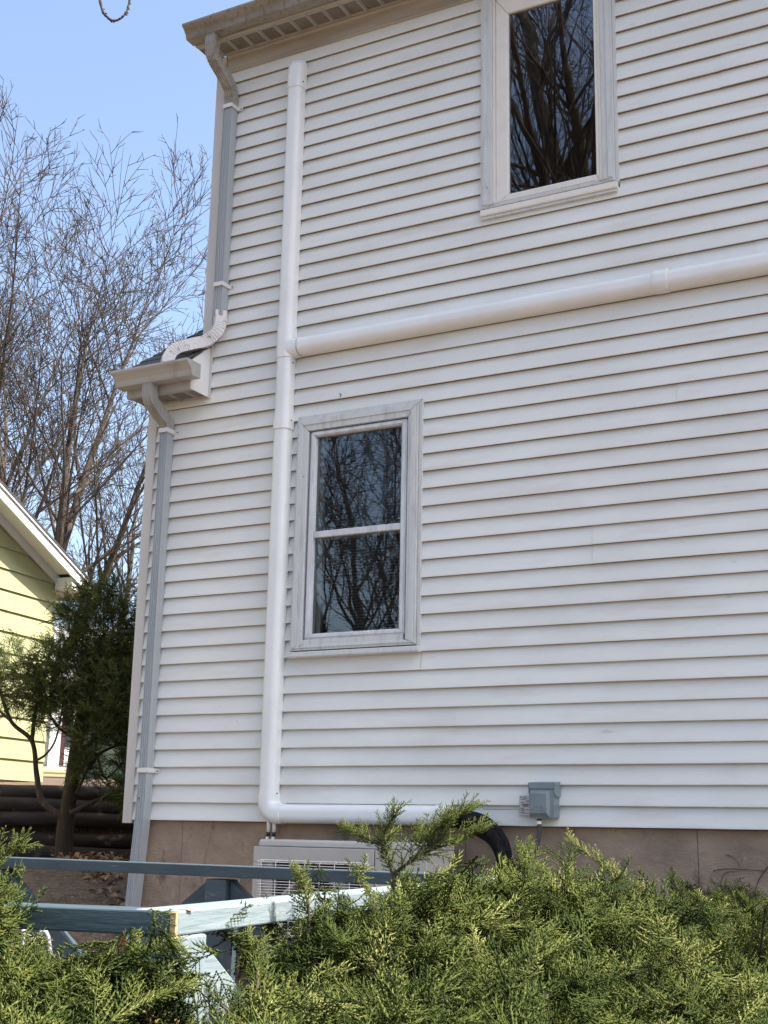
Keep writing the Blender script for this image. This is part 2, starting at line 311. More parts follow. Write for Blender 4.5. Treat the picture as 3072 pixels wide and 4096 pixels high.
def kgutter(x0, x1, z, yb, yf, ytf, h, m, name='gutter'):
    out = [(yb, z + h), (yb, z), (yf, z), (yf - .006, z + .012), (yf - .010, z + h * .38), (yf - .030, z + h * .62), (ytf, z + h * .80), (ytf - .004, z + h * .86), (ytf - .004, z + h), (ytf + .010, z + h), (ytf + .010, z + h - .004),
           (ytf + .0, z + h - .006), (ytf + .003, z + h * .83), (yf - .026, z + h * .64), (yf - .007, z + h * .40), (yf + .001, z + .004), (yb - .003, z + .004), (yb - .003, z + h)]
    g = MB().prism(out, 0, x0, x1).make(name, m, H)
    endp = [out[i] for i in (0, 1, 2, 3, 4, 5, 6, 7, 8)]
    for xa in (x0 - .003, x1 - .0005):
        MB().prism(endp, 0, xa, xa + .0035).make('end_cap', m, g)
    return g
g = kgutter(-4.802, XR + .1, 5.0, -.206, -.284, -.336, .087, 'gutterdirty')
for x in (-4.56, -3.98, -3.4, -2.8): B('hanger', (x, -.341, 5.0875), (x + .012, -.21, 5.0905), 'gutter', g)
MB().prism([(-.25, 5.10), (-.25, 5.085), (3.9, 5.98), (8.3, 5.085), (8.3, 5.10), (3.9, 6.06)], 0, -4.85, XR + .15).make('roof', 'shingle', H)
# lower return: soffit, fascia, side panel, gutter, shingle roof
soffit(-5.16, -4.672, 2.592, -.178, -5.11, .122)
B('fascia', (-5.165, -.205, 2.585), (-4.672, -.1785, 2.70), 'gutter', H, bevel=.002)
sp = MB().prism([(-.205, 2.583), (-.024, 2.583), (-.012, 2.60), (-.012, 2.935), (-.205, 2.775)], 0, -4.6715, -4.664).make('side_panel', 'nwhite', H, bevel=.001)
MB().box((-4.668, -.026, 2.575), (-4.652, -.010, 2.95)).make('edge_strip', 'trim', sp)
kgutter(-5.185, -4.60, 2.636, -.206, -.290, -.342, .092, 'gutter')
def lower_roof():
    sl_ = .72; mb = MB()
    for i in range(22):
        y0 = -.245 + i * .115; z0 = 2.762 + (y0 + .245) * sl_; y1 = y0 + .125; z1 = z0 + .125 * sl_
        xr = -4.657 if y0 < -.06 else (-4.665 if y0 < .0 else -4.74)
        xl = -5.135 + random.Random(i).uniform(-.006, .006)
        mb.prism([(y0, z0 + .001), (y0, z0 + .011), (y1, z1 + .002), (y1, z1 - .008)], 0, xl, xr)
    mb.make('roof', 'shingle', H)
    mb = MB().prism([(-.20, 2.765), (2.2, 2.765 + 2.4 * sl_), (2.2, 2.6 + 2.4 * sl_), (.03, 2.6)], 0, -5.12, -5.06); mb.make('rake_board', 'trim', H)
lower_roof()
# downspouts (2x3, corrugated front)
def dprof(wd, dp, ribs=True):
    w2 = wd / 2; d2 = dp / 2; P = [(-w2, -d2), (w2, -d2), (w2, d2)]
    if ribs:
        n = 4
        for i in range(n): x = w2 - (i + .5) * wd / n; P += [(x + wd / n * .34, d2), (x + wd / n * .18, d2 - .006), (x - wd / n * .18, d2 - .006), (x - wd / n * .34, d2)]
    P += [(-w2, d2)]
    return [(a_, -b_) for a_, b_ in P]
def resample(P, step):
    P = [Vector(p) for p in P]; out = [P[0]]; acc = 0
    for a, b in zip(P[:-1], P[1:]):
        L = (b - a).length; t = step - acc
        while t < L: out.append(a + (b - a) * t / L); t += step
        acc = L - (t - step)
    out.append(P[-1]); return out
def elbow(pts, m, parent, wd=.064, dp=.074, crimp=(.25, .85), fix=(1, 0, 0), upv=None):
    c = resample(catmull(pts, 14), .0055); n = len(c); cr = crimp if isinstance(crimp[0], tuple) else (crimp,); sc = [1 + (.06 if (i % 3 == 0) else -.03) * any(c0 < i / n < c1 for c0, c1 in cr) for i in range(n)]
    return MB().sweep(dprof(wd, dp), c, scales=sc, fix=fix).make('elbow', m, parent)
def strap(x, z, parent, m='dspout', wd=.07, dp=.083):
    b = MB(); y1 = -.012; y0 = y1 - dp
    b.box((x - wd / 2, y0, z - .014), (x + wd / 2, y0 + .003, z + .014)); b.box((x + wd / 2 - .003, y0 + .0032, z - .014), (x + wd / 2, y1, z + .014)); b.box((x - wd / 2, y0 + .0032, z - .014), (x - wd / 2 + .003, y1, z + .014))
    b.prism([(x + wd / 2 + .0002, z - .014), (x + wd / 2 + .030, z - .016), (x + wd / 2 + .037, z - .008), (x + wd / 2 + .037, z + .005), (x + wd / 2 + .030, z + .011), (x + wd / 2 + .0002, z + .013)], 1, -.0195, -.0165)
    o = b.make('strap', m, parent, bevel=.0015)
    MB().tube([(x + wd / 2 + .024, -.0235, z - .003), (x + wd / 2 + .024, -.0196, z - .003)], .004, 8).make('screw', 'ink', o)
MT['strapm'] = mat('white_strap', (.66, .66, .65), .4)
XU, XL = -4.583, -4.948; YD = -.054
d1 = MB().sweep(dprof(.057, .066), [(XU, YD, 4.66), (XU, YD, 4), (XU, YD, 3.22)], fix=(1, 0, 0)).make('downspout', 'dspout', H)
elbow([(XU - .035, -.245, 5.0), (XU - .035, -.247, 4.93), (XU - .03, -.235, 4.85), (XU - .012, -.15, 4.77), (XU, -.075, 4.70), (XU, YD, 4.62), (XU, YD, 4.57)], 'dsdirty', d1, crimp=((.28, .46), (.66, .92)))
strap(XU, 4.565, d1, 'strapm'); strap(XU, 3.305, d1, 'strapm')
MB().sweep(dprof(.061, .070), [(XU, YD, 3.255), (XU, YD, 3.17), (XU, YD, 3.10)], fix=(1, 0, 0)).make('coupling', 'dspout', d1)
elbow([(XU, YD, 3.13), (XU, YD, 3.05), (XU - .012, YD - .015, 2.985), (XU - .07, -.10, 2.925), (XU - .13, -.16, 2.89), (XU - .19, -.235, 2.845), (XU - .215, -.27, 2.79), (XU - .22, -.275, 2.74)], 'paint_elbow', d1, crimp=((.14, .38), (.66, .86)), fix=(.75, -.65, 0))
d2 = MB().sweep(dprof(.057, .066), [(XL, YD, 2.40), (XL, YD, 1), (XL, YD, .12)], fix=(1, 0, 0)).make('downspout', 'dspout', H)
elbow([(XL + .005, -.25, 2.64), (XL + .005, -.252, 2.585), (XL + .005, -.235, 2.535), (XL, -.15, 2.485), (XL, -.085, 2.455), (XL, YD, 2.405), (XL, YD, 2.36)], 'gutter', d2, crimp=((.28, .52), (.68, .94)))
strap(XL, 2.385, d2, 'strapm'); strap(XL, .285, d2, 'strapm')
MB().sweep(dprof(.061, .070), [(XL, YD, .145), (XL - .004, YD, 0), (XL - .05, YD, -.72)], fix=(1, 0, 0)).make('lower_spout', 'dspout', d2)
MB().tube([(XL - .012, -.0905, .122), (XL - .012, -.088, .122)], .005, 8).make('screw', 'ink', d2)

# windows
def frame_rect(x0, x1, z0, z1, wl, wr, wb, wt, y0, y1, name, m, parent, bevel=.003, mit=True):
    """four mitred members"""
    mb = MB(); o = [(x0, z0), (x1, z0), (x1, z1), (x0, z1)]; i_ = [(x0 + wl, z0 + wb), (x1 - wr, z0 + wb), (x1 - wr, z1 - wt), (x0 + wl, z1 - wt)]
    for k in range(4):
        a, b, c, d = o[k], o[(k + 1) % 4], i_[(k + 1) % 4], i_[k]
        e = .0006; cx = sum(p[0] for p in (a, b, c, d)) / 4; cz = sum(p[1] for p in (a, b, c, d)) / 4
        mb.prism([(cx + (p[0] - cx) * (1 - e * 4), cz + (p[1] - cz) * (1 - e * 4)) for p in (a, b, c, d)], 1, y0, y1)
    return mb.make(name, m, parent, bevel=bevel)
def room(x0, x1, z0, z1, parent):
    X0, X1, Z0, Z1, Y0, Y1 = x0 - .35, x1 + .35, z0 - .3, z1 + .1, .161, 1.9
    mb = MB(); v = [(X0, Y0, Z0), (X1, Y0, Z0), (X1, Y1, Z0), (X0, Y1, Z0), (X0, Y0, Z1), (X1, Y0, Z1), (X1, Y1, Z1), (X0, Y1, Z1)]
    mb.v = v; mb.f = [(0, 1, 2, 3), (4, 7, 6, 5), (1, 2, 6, 5), (2, 3, 7, 6), (3, 0, 4, 7)]
    mb.make('room', 'room', parent)
# W2: double hung with storm frame
a, b, c, d = W2
w2 = frame_rect(a + .004, b - .022, c + .045, d - .022, .078, .062, .03, .078, -.045, .012, 'window', 'casing', H)
w2['label'] = 'lower double hung window with grey storm frame and blind inside'
frame_rect(a, b, c + .035, d, .016, .020, .006, .020, -.030, .010, 'channel', 'casing', w2, bevel=.001)
frame_rect(a + .016, b - .034, c + .057, d - .034, .030, .030, .01, .030, -.051, -.0455, 'moulding', 'casing', w2, bevel=.002)
MB().prism([(-.058, c + .004), (-.062, c + .010), (-.060, c + .036), (.01, c + .046), (.01, c + .004)], 0, a - .006, b + .002).make('sill', 'casing', w2, bevel=.003)
B('sub_sill', (a + .08, -.040, c + .047), (b - .1, .0, c + .106), 'casing', w2, bevel=.003)
B('jamb', (a + .082, .0125, c + .03), (a + .094, .12, d - .06), 'casing', w2); B('jamb', (b - .096, .0125, c + .03), (b - .084, .12, d - .06), 'casing', w2)
sx0, sx1, sz0, sz1 = a + .093, b - .094, c + .106, d - .108
st = frame_rect(sx0, sx1, sz0, sz1, .034, .036, .034, .030, -.034, .016, 'storm_frame', 'storm', w2, bevel=.004)
frame_rect(sx0 + .010, sx1 - .010, sz0 + .010, sz1 - .010, .018, .018, .018, .014, -.040, -.0345, 'bead', 'storm', st, bevel=.002)
B('meeting_rail', (sx0 + .0345, -.024, 1.607), (sx1 - .0365, .0, 1.645), 'storm', st, bevel=.004)
B('pane', (sx0 + .03, -.004, 1.646), (sx1 - .034, .0, sz1 - .028), 'glass', w2); B('pane', (sx0 + .03, -.004, sz0 + .03), (sx1 - .034, .0, 1.606), 'glass', w2)
B('inner_sash', (sx0 + .034, .03, 1.60), (sx1 - .034, .055, 1.64), 'vinylframe', w2, bevel=.002)
B('inner_sash', (sx0 + .0345, .03, sz0 + .03), (sx0 + .066, .055, 1.598), 'vinylframe', w2, bevel=.002)
B('inner_sash', (sx0 + .0345, .03, 1.642), (sx0 + .060, .055, sz1 - .03), 'vinylframe', w2, bevel=.002)
bl = MB()
for i in range(68):
    z = sz0 + .04 + i * .0175
    if z < sz1 - .03: bl.prism([(.075, z - .004), (.097, z + .007), (.097, z + .008), (.075, z - .003)], 0, sx0 + .07, sx1 - .05)
bl.make('blind', 'blind', w2)
MB().box((sx0 + .11, .0735, sz0 + .04), (sx0 + .113, .0745, sz1 - .04)).box((sx1 - .12, .0735, sz0 + .04), (sx1 - .117, .0745, sz1 - .04)).make('cord', 'blind', w2)
room(a, b, c, d, w2)
# W1: casement
a, b, c, d = W1
w1 = frame_rect(a + .003, b - .018, c + .052, d, .074, .070, .01, .08, -.040, .012, 'window', 'casing', H)
w1['label'] = 'upper casement window with cream sash and peeling white casing'
frame_rect(a, b, c + .045, d + .006, .015, .017, .005, .015, -.026, .010, 'channel', 'casing', w1, bevel=.001)
frame_rect(a + .018, b - .030, c + .07, d - .02, .026, .026, .008, .02, -.046, -.0405, 'moulding', 'casing', w1, bevel=.002)
MB().prism([(-.040, c + .006), (-.045, c + .012), (-.044, c + .046), (.01, c + .056), (.01, c + .006)], 0, a + .002, b - .008).make('sill', 'vinylframe', w1, bevel=.003)
B('drip_edge', (a + .006, -.036, c - .010), (b - .012, .006, c + .004), 'casing', w1)
frame_rect(a + .0775, b - .0885, c + .063, d - .082, .016, .016, .004, .016, -.032, .012, 'stop', 'vinylframe', w1, bevel=.002)
frame_rect(a + .0945, b - .1055, c + .068, d - .10, .074, .022, .052, .11, -.026, .012, 'sash', 'vinylframe', w1, bevel=.004)
frame_rect(a + .1685, b - .120, c + .116, d - .205, .006, .006, .006, .006, -.022, .006, 'glazing_bead', 'nwhite', w1, bevel=.001)
B('pane', (a + .172, -.010, c + .118), (b - .124, -.006, d - .207), 'glass', w1)
room(a, b, c, d, w1)

# ================================================================ line cover duct
def dshape(wd, dp, n=7):        # side, outwards (-y)
    P = [(wd / 2, 0)]; r = min(wd / 2, dp) * .78
    for k in range(n + 1): t = PI / 2 * k / n; P.append((wd / 2 - r + r * math.cos(t), dp - r + r * math.sin(t)))
    for k in range(n + 1): t = PI / 2 + PI / 2 * k / n; P.append((-wd / 2 + r + r * math.cos(t), dp - r + r * math.sin(t)))
    P.append((-wd / 2, 0)); return P
DX, DW, DD = -4.083, .104, .078; Y0 = -.0155
DU = thing('line_cover', 'white plastic pipe cover running up the wall with a branch to the right', 'pipe cover', (DX, 0, .05))
def dseg(name, pts, wd=DW, dp=DD, parent=DU, **kw):   # profile out direction -y
    mb = MB(); P = dshape(wd, dp); pts = [Vector(p) for p in pts]; n = len(P); sc = kw.pop('scales', None)
    for k, p in enumerate(pts):
        t = (pts[min(k + 1, len(pts) - 1)] - pts[max(k - 1, 0)]).normalized(); side = t.cross(Vector((0, -1, 0))).normalized()
        q = sc[k] if sc else (1, 1)
        for a_, b_ in P: mb.v.append(tuple(p + side * a_ * q[0] + Vector((0, -1, 0)) * b_ * q[1]))
    for k in range(len(pts) - 1):
        for j in range(n): a_ = k * n + j; b_ = k * n + (j + 1) % n; mb.f.append((a_, b_, b_ + n, a_ + n))
    mb.f.append(tuple(range(n))[::-1]); e = (len(pts) - 1) * n; mb.f.append(tuple(range(e, e + n)))
    o = mb.make(name, 'duct', parent, smooth=True); es = o.modifiers.new('e', 'EDGE_SPLIT'); es.split_angle = R_(40); return o
dseg('cover_section', [(DX, Y0, .13), (DX, Y0, 2.30)]); dseg('cover_section', [(DX, Y0, 2.33), (DX, Y0, 2.76)]); dseg('cover_section', [(DX, Y0, 2.92), (DX, Y0, 4.60)])
dseg('cover_section', [(-3.98, Y0, 2.80), (-1.76, Y0, 2.80)]); dseg('cover_section', [(-1.74, Y0, 2.80), (1.6, Y0, 2.80)]); dseg('cover_section', [(-4.0, Y0, .045), (-3.0, Y0, .045)])
dseg('coupling', [(DX, Y0, 2.283), (DX, Y0, 2.352)], DW + .012, DD + .006); dseg('coupling', [(-1.786, Y0, 2.80), (-1.714, Y0, 2.80)], DW + .014, DD + .007)
dseg('end_fitting', [(-3.0 - .03, Y0, .045), (-2.96, Y0, .045)], DW + .008, DD + .004)
tee = dseg('tee', [(DX, Y0, 2.735), (DX, Y0, 2.93)], DW + .009, DD + .005)
tb = dseg('tee_branch', [(DX, Y0, 2.80), (DX + .03, Y0, 2.80), (DX + .055, Y0, 2.80), (DX + .07, Y0, 2.80), (DX + .095, Y0, 2.80)], DW + .008, DD + .0045, parent=tee, scales=[(1.25, 1.0), (1.22, 1.0), (1.1, 1.0), (1.03, 1), (1, 1)])
arc = [(DX + .075 - .075 * math.cos(t), Y0, .045 + .075 - .075 * math.sin(t)) for t in [PI / 2 * i / 12 for i in range(13)]]
dseg('elbow', [(DX, Y0, .155), (DX, Y0, .14)] + arc + [(DX + .09, Y0, .045), (DX + .10, Y0, .045)], DW + .009, DD + .005)
dseg('end_cap', [(DX, Y0, 4.565), (DX, Y0, 4.60), (DX, Y0, 4.66), (DX + .004, Y0, 4.72), (DX + .006, Y0, 4.75), (DX + .006, Y0, 4.765)], DW + .010, DD + .005, scales=[(1, 1), (1, 1), (1, .97), (.98, .99), (.9, .88), (.8, .6)])
for p in ((DX + .058, -.06, 4.60), (DX + .052, -.05, 4.71), (DX + .059, -.05, 2.335), (DX + .06, -.055, 2.86), (DX + .07, -.07, .155), (DX + .06, -.055, 2.70), (-1.73, -.06, 2.745)): MB().tube([p, (p[0] + .005, p[1] - .004, p[2])], .004, 6).make('screw', 'ink', DU)

# ================================================================ pipes, hose bundle
for i, (x, lab) in enumerate(((-4.072, 'left white insulated pipe with black tape dropping from the pipe cover elbow'), (-4.035, 'right white insulated pipe with black tape dropping from the pipe cover elbow'))):
    t = thing('insulated_pipe', lab, 'pipe', (x, -.05, -.2), 'pipes under the pipe cover elbow')
    MB().tube([(x, -.05, .02), (x, -.05, -.055)], .0105, 12).make('foam', 'pipewhite', t, smooth=True)
    MB().tube([(x, -.05, -.0555), (x - .003, -.05, -.078)], .0115, 12).make('tape', 'tape', t, smooth=True)
    MB().tube([(x - .003, -.05, -.0785), (x - .02, -.055, -.14), (x - .03, -.09, -.25)], .009, 12).make('tube', 'pipewhite', t, smooth=True)
HB = thing('hose_bundle', 'black foam wrapped pipe bundle bending down out of the cover end', 'pipe bundle', (-2.7, -.08, -.9))
for i, (dy, dz, r) in enumerate(((0, .008, .024), (-.040, -.006, .025), (-.01, -.040, .024))):
    k = i * .012
    MB().tube(catmull([(-2.99, -.045 + dy * .6, .040 + dz), (-2.88, -.055 + dy, .045 + dz), (-2.76, -.07 + dy, .02 + dz - k), (-2.665 - k, -.08 + dy, -.055 + dz), (-2.62 - k, -.085 + dy, -.18 + dz), (-2.63 - k, -.09 + dy, -.5), (-2.76, -.2 + dy, -.8), (-2.85, -.25 + dy, -.86)], 8), r, 12).make('hose', 'black', HB, smooth=True)
# ================================================================ AC unit
AC = thing('outdoor_ac_unit', 'beige outdoor air conditioning unit with wire grille standing by the foundation', 'air conditioner', (-3.37, -.34, -.95))
ax0, ax1, ay0, ay1, az0, az1 = -3.865, -2.87, -.5, -.185, -.93, -.127
B('side_casing', (ax1 - .012, ay0 + .012, az0), (ax1, ay1, az1), 'ac', AC, bevel=.004); B('side_casing', (ax0, ay0 + .012, az0), (ax0 + .012, ay1, az1), 'ac', AC, bevel=.004)
B('back_casing', (ax0 + .0125, ay1 - .01, az0), (ax1 - .0125, ay1, az1), 'dark', AC)
B('base_pan', (ax0 + .003, ay0 + .014, az0 - .03), (ax1 - .003, ay1 - .002, az0 - .001), 'ac', AC)
MB().prism([(ay0 + .018, az1 + .001), (ay1 + .004, az1 + .001), (ay1 + .004, az1 + .030), (ay1 - .02, az1 + .036), (ay0 + .04, az1 + .036), (ay0 + .024, az1 + .030)], 0, ax0 + .014, ax1 + .002).make('top_lid', 'ac', AC, bevel=.006)
fp = MB()
fp.box((ax0 - .002, ay0, az1 - .078), (-3.158, ay0 + .012, az1)); fp.box((ax0 - .002, ay0, az0), (ax0 + .045, ay0 + .012, az1 - .0785)); fp.box((-3.20, ay0, az0), (-3.158, ay0 + .012, az1 - .0785)); fp.box((ax0 + .0455, ay0, az0), (-3.2005, ay0 + .012, az0 + .05))
fp.make('front_panel', 'ac', AC, bevel=.003)
B('service_panel', (-3.153, ay0, az0), (ax1 + .002, ay0 + .012, az1), 'ac', AC, bevel=.004)
B('inner_plate', (ax0 + .03, ay0 + .2, az0 + .02), (-3.17, ay0 + .205, az1 - .05), 'dark', AC)
B('fan_panel', (ax0 + .013, ay0 + .03, az0 + .02), (ax0 + .10, ay0 + .034, az1 - .05), 'ac', AC)
gr = MB(); gx0, gx1, gzt, gzb = -3.822, -3.175, -.203, -.86; yg = ay0 - .022
z = gzt
while z > gzb:
    gr.tube([(gx0, yg, z), (gx1, yg, z)], .0016, 5, (0, 0, 1)); z -= .0135
for i in range(8):
    x = gx0 + .02 + i * (gx1 - gx0 - .04) / 7; gr.tube([(x, ay0, gzt + .006), (x, yg + .002, gzt + .004), (x, yg + .002, gzb), (x, ay0, gzb - .006)], .0024, 5, (1, 0, 0))
gr.tube([(gx0 - .004, yg, gzt + .004), (gx0 + .02, yg + .001, gzt + .010), (gx1 - .02, yg + .001, gzt + .010), (gx1 + .004, yg, gzt + .004)], .0026, 5, (0, 1, 0))
gr.make('grille', 'acwire', AC)
fan = MB(); cx, cz = -3.50, -.53
for k in range(3):
    t0 = k * 2 * PI / 3; P = []
    for rr, w_ in ((.05, .35), (.15, .55), (.23, .62)):
        P.append((rr, t0 - w_, t0 + w_))
    i0 = len(fan.v)
    for rr, ta, tb_ in P:
        fan.v += [(cx + rr * math.cos(ta), ay0 + .10, cz + rr * math.sin(ta)), (cx + rr * math.cos(tb_), ay0 + .16, cz + rr * math.sin(tb_)), (cx + rr * math.cos(tb_), ay0 + .164, cz + rr * math.sin(tb_)), (cx + rr * math.cos(ta), ay0 + .104, cz + rr * math.sin(ta))]
    for q in range(2):
        for j in range(4): fan.f.append((i0 + q * 4 + j, i0 + q * 4 + (j + 1) % 4, i0 + q * 4 + 4 + (j + 1) % 4, i0 + q * 4 + 4 + j))
fan.tube([(cx, ay0 + .08, cz), (cx, ay0 + .17, cz)], .06, 20, (0, 0, 1)); fan.make('fan', 'black', AC)
ring = MB(); N = 48; i0 = 0
for k in range(N):
    t = 2 * PI * k / N
    for rr, y in ((.25, ay0 + .02), (.262, ay0 + .02), (.25, ay0 + .11), (.262, ay0 + .11)): ring.v.append((cx + rr * math.cos(t), y, cz + rr * math.sin(t)))
for k in range(N):
    a_ = k * 4; b_ = ((k + 1) % N) * 4; ring.f += [(a_, a_ + 1, b_ + 1, b_), (a_ + 1, a_ + 3, b_ + 3, b_ + 1), (a_ + 3, a_ + 2, b_ + 2, b_ + 3), (a_ + 2, a_, b_, b_ + 2)]
ring.make('fan_ring', 'ac', AC)
B('handle', (ax1 + .0005, ay0 + .08, -.26), (ax1 + .006, ay0 + .20, -.19), 'ac', AC, bevel=.002); B('rating_plate', (ax1 + .0005, ay0 + .03, -.42), (ax1 + .002, ay0 + .15, -.30), 'tag', AC)
B('foot', (ax0 + .08, ay0 + .02, -.99), (ax0 + .14, ay1, -.961), 'dark', AC); B('foot', (ax1 - .14, ay0 + .02, -.99), (ax1 - .08, ay1, -.961), 'dark', AC)
# ================================================================ electrical box
EB = thing('disconnect_box', 'blue grey electrical disconnect box with lifting cover mounted low on the siding', 'electrical box', (-2.43, -.05, .04))
bx0, bx1, bz0, bz1, by0 = -2.498, -2.366, .038, .212, -.095
B('back_box', (bx0 + .003, -.094, bz0 + .004), (bx1 - .003, -.0145, bz1 - .004), 'boxgrey', EB, bevel=.003)
MB().prism([(by0 - .008, bz1 - .030), (by0 - .005, bz1 - .030), (by0 - .004, bz1 - .003), (-.012, bz1 + .004), (-.012, bz1 + .008), (by0 - .008, bz1 + .0005)], 0, bx0 - .003, bx1 + .003).make('hood', 'boxgrey', EB, bevel=.001)
for xx in (bx0 - .0035, bx1 + .0005): MB().prism([(by0 - .008, bz1 - .002), (by0 - .008, bz1 - .048), (by0 + .012, bz1 - .066), (-.03, bz1 - .072), (-.013, bz1 - .062), (-.013, bz1 + .006)], 0, xx, xx + .003).make('hood_side', 'boxgrey', EB)
cov = MB(); oy, iy = by0 - .0005, by0 - .017
o = [(bx0, bz0), (bx1, bz0), (bx1, bz1 - .032), (bx0, bz1 - .032)]; i1 = [(bx0 + .005, bz0 + .008), (bx1 - .022, bz0 + .008), (bx1 - .022, bz1 - .044), (bx0 + .005, bz1 - .044)]; i2 = [(bx0 + .010, bz0 + .024), (bx1 - .036, bz0 + .026), (bx1 - .036, bz1 - .054), (bx0 + .010, bz1 - .054)]
for P_, y in ((o, oy + .004), (o, oy - .004), (i1, oy - .006), (i2, iy - .004)): cov.v += [(p[0], y, p[1]) for p in P_]
for L in range(3):
    for j in range(4): cov.f.append((L * 4 + j, L * 4 + (j + 1) % 4, L * 4 + 4 + (j + 1) % 4, L * 4 + 4 + j))
cov.f += [(0, 1, 2, 3), (12, 13, 14, 15)]
cvo = cov.make('cover', 'boxgrey', EB, bevel=.002)
yl = iy - .0048
MB().tube(catmull([(-2.474, yl, .083), (-2.462, yl, .093), (-2.452, yl, .094), (-2.445, yl, .089), (-2.437, yl, .092), (-2.430, yl, .102), (-2.425, yl, .092), (-2.420, yl, .090), (-2.432, yl, .085), (-2.430, yl, .079), (-2.745, yl, .079), (-2.474, yl, .083)], 5), .0012, 5).make('emblem', 'boxgrey', cvo, smooth=True)
tg = B('tag_plate', (-2.575, -.034, .052), (-2.512, -.032, .148), 'tag', EB); 
B('tag_plate', (-2.5765, -.0345, .0505), (-2.5105, -.0341 + .003, .1495), 'boxgrey', EB)
tg.location.y -= .0006
ink = MB(); rg = random.Random(2)
for z, x0, x1, h in ((.139, .004, .010, .006), (.140, .013, .036, .0022), (.1345, .022, .038, .0022), (.130, .004, .030, .002), (.123, .030, .056, .002), (.120, .034, .050, .0015), (.114, .005, .024, .003), (.108, .014, .044, .002), (.105, .008, .052, .0018), (.1015, .006, .054, .0018), (.098, .018, .048, .0018), (.095, .014, .046, .0018), (.088, .004, .022, .0018), (.085, .004, .024, .0018), (.081, .036, .046, .002), (.078, .004, .026, .002), (.0745, .004, .028, .002), (.066, .004, .026, .003), (.062, .003, .050, .0016)):
    x = x0
    while x < x1:
        w_ = rg.uniform(.0018, .005); ink.box((-2.575 + x, -.0356, z), (-2.575 + min(x + w_, x1), -.0350, z + h)); x += w_ + .0008
ink.make('print', 'ink', tg)
MB().tube([(-2.463, -.055, .037), (-2.463, -.055, .026)], .013, 12).make('locknut', 'conduit', EB); MB().tube([(-2.463, -.055, .0255), (-2.463, -.055, .010)], .0155, 6).make('fitting', 'steel', EB)
MB().tube(catmull([(-2.463, -.055, .0095), (-2.464, -.056, -.04), (-2.478, -.06, -.10), (-2.51, -.07, -.17), (-2.55, -.09, -.3), (-2.6, -.12, -.5), (-2.75, -.2, -.7), (-2.86, -.25, -.75)], 6), .0115, 12).make('conduit', 'conduit', EB, smooth=True)

VINES = [([(-1.30, .018, -.11), (-1.335, .016, -.135), (-1.385, .018, -.19), (-1.42, .017, -.25), (-1.45, .018, -.36)], .0028), ([(-1.62, .018, -.19), (-1.56, .016, -.18), (-1.48, .018, -.18), (-1.37, .017, -.185)], .0022),
         ([(-1.60, .018, -.30), (-1.57, .017, -.205), (-1.50, .017, -.19)], .0018), ([(-1.28, .018, -.24), (-1.32, .017, -.28), (-1.37, .018, -.36)], .002), ([(-1.56, .018, -.115), (-1.52, .017, -.13), (-1.49, .018, -.17)], .0016)]
HOOK = [(-3.712, -.022, 2.468), (-3.700, -.024, 2.462), (-3.703, -.023, 2.45), (-3.712, -.021, 2.44)]
DV = thing('dry_vine', 'thin dead vine tendrils clinging to the foundation at the right edge', 'vine', (-1.4, .02, -.5))
for P_, r_ in VINES: MB().tube(catmull(P_, 6), r_, 5, scales=[1 - .5 * i / (6 * (len(P_) - 1)) for i in range(6 * (len(P_) - 1) + 1)]).make('tendril', 'darkbark', DV)
MB().tube(catmull(HOOK, 5), .0022, 6).make('hook', 'conduit', H)
# ================================================================ blue wooden railing
RL = thing('railing', 'weathered blue grey wooden railing with corner posts and diagonal braces', 'railing', (-2.6, -3.4, -1.1))
Ac = Vector((-1.38, -4.47, -.18)); FR = Vector((-1.60, -2.40, -.17)); FL = Vector((-3.97, -2.23, -.17)); NL = Vector((-3.6, -4.78, -.19))
def beam(p, q, wd, h, name, m, ext=0.0, inset=0, **kw):    # top face centre line p..q
    p = Vector(p); q = Vector(q); d = (q - p).normalized(); side = Vector((d.y, -d.x, 0)).normalized(); L = (q - p).length
    M_ = Matrix((d, side, Vector((0, 0, 1)))).transposed().to_4x4()
    mid = p; M_.translation = mid
    n = 6; mb = MB(); rg = random.Random(int(L * 1000))
    mb.box((-ext, -wd / 2, -h), (L + inset, wd / 2, 0)); mb.v = [tuple(M_ @ Vector(v)) for v in mb.v]
    return mb.make(name, m, RL, bevel=.003, **kw)
hr = .040; wr = .088
# A is the outer near corner: rails are centred wr/2 inside
off_n = Vector((0, wr / 2, 0)); off_e = Vector((-wr / 2, 0, 0))
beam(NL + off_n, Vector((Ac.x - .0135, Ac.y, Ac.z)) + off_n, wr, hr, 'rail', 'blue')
re = beam(Ac + off_e + Vector((0, .002, .001)), FR + off_e + Vector((0, .05, 0)), wr, hr, 'rail', 'bluelight', label='blue rail with sunlight painted in as a paler tone')
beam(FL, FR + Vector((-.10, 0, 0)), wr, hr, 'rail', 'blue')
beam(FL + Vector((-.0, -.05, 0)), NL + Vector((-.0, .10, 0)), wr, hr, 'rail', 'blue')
MB().box((Ac.x - .013, Ac.y - .001, Ac.z - hr - .004), (Ac.x - .0005, Ac.y + .006, Ac.z - .001)).make('cracked_end', 'rawwood', RL, bevel=.001)
B('cracked_end', (Ac.x - .02, Ac.y + .03, Ac.z + .0005), (Ac.x + .001, Ac.y + .045, Ac.z + .002), 'rawwood', RL)
pw = .089
def post(x, y, zt, m='blue', **kw): return B('post', (x - pw, y, -1.5), (x, y + pw, zt), m, RL, bevel=.004, **kw)
post(Ac.x - .001, Ac.y + .003, Ac.z - hr - .0005, 'bluepost'); post(FR.x + .0, FR.y - .03, FR.z - hr - .001, 'bluepost'); post(-1.475, -3.55, -.218, 'bluepost')
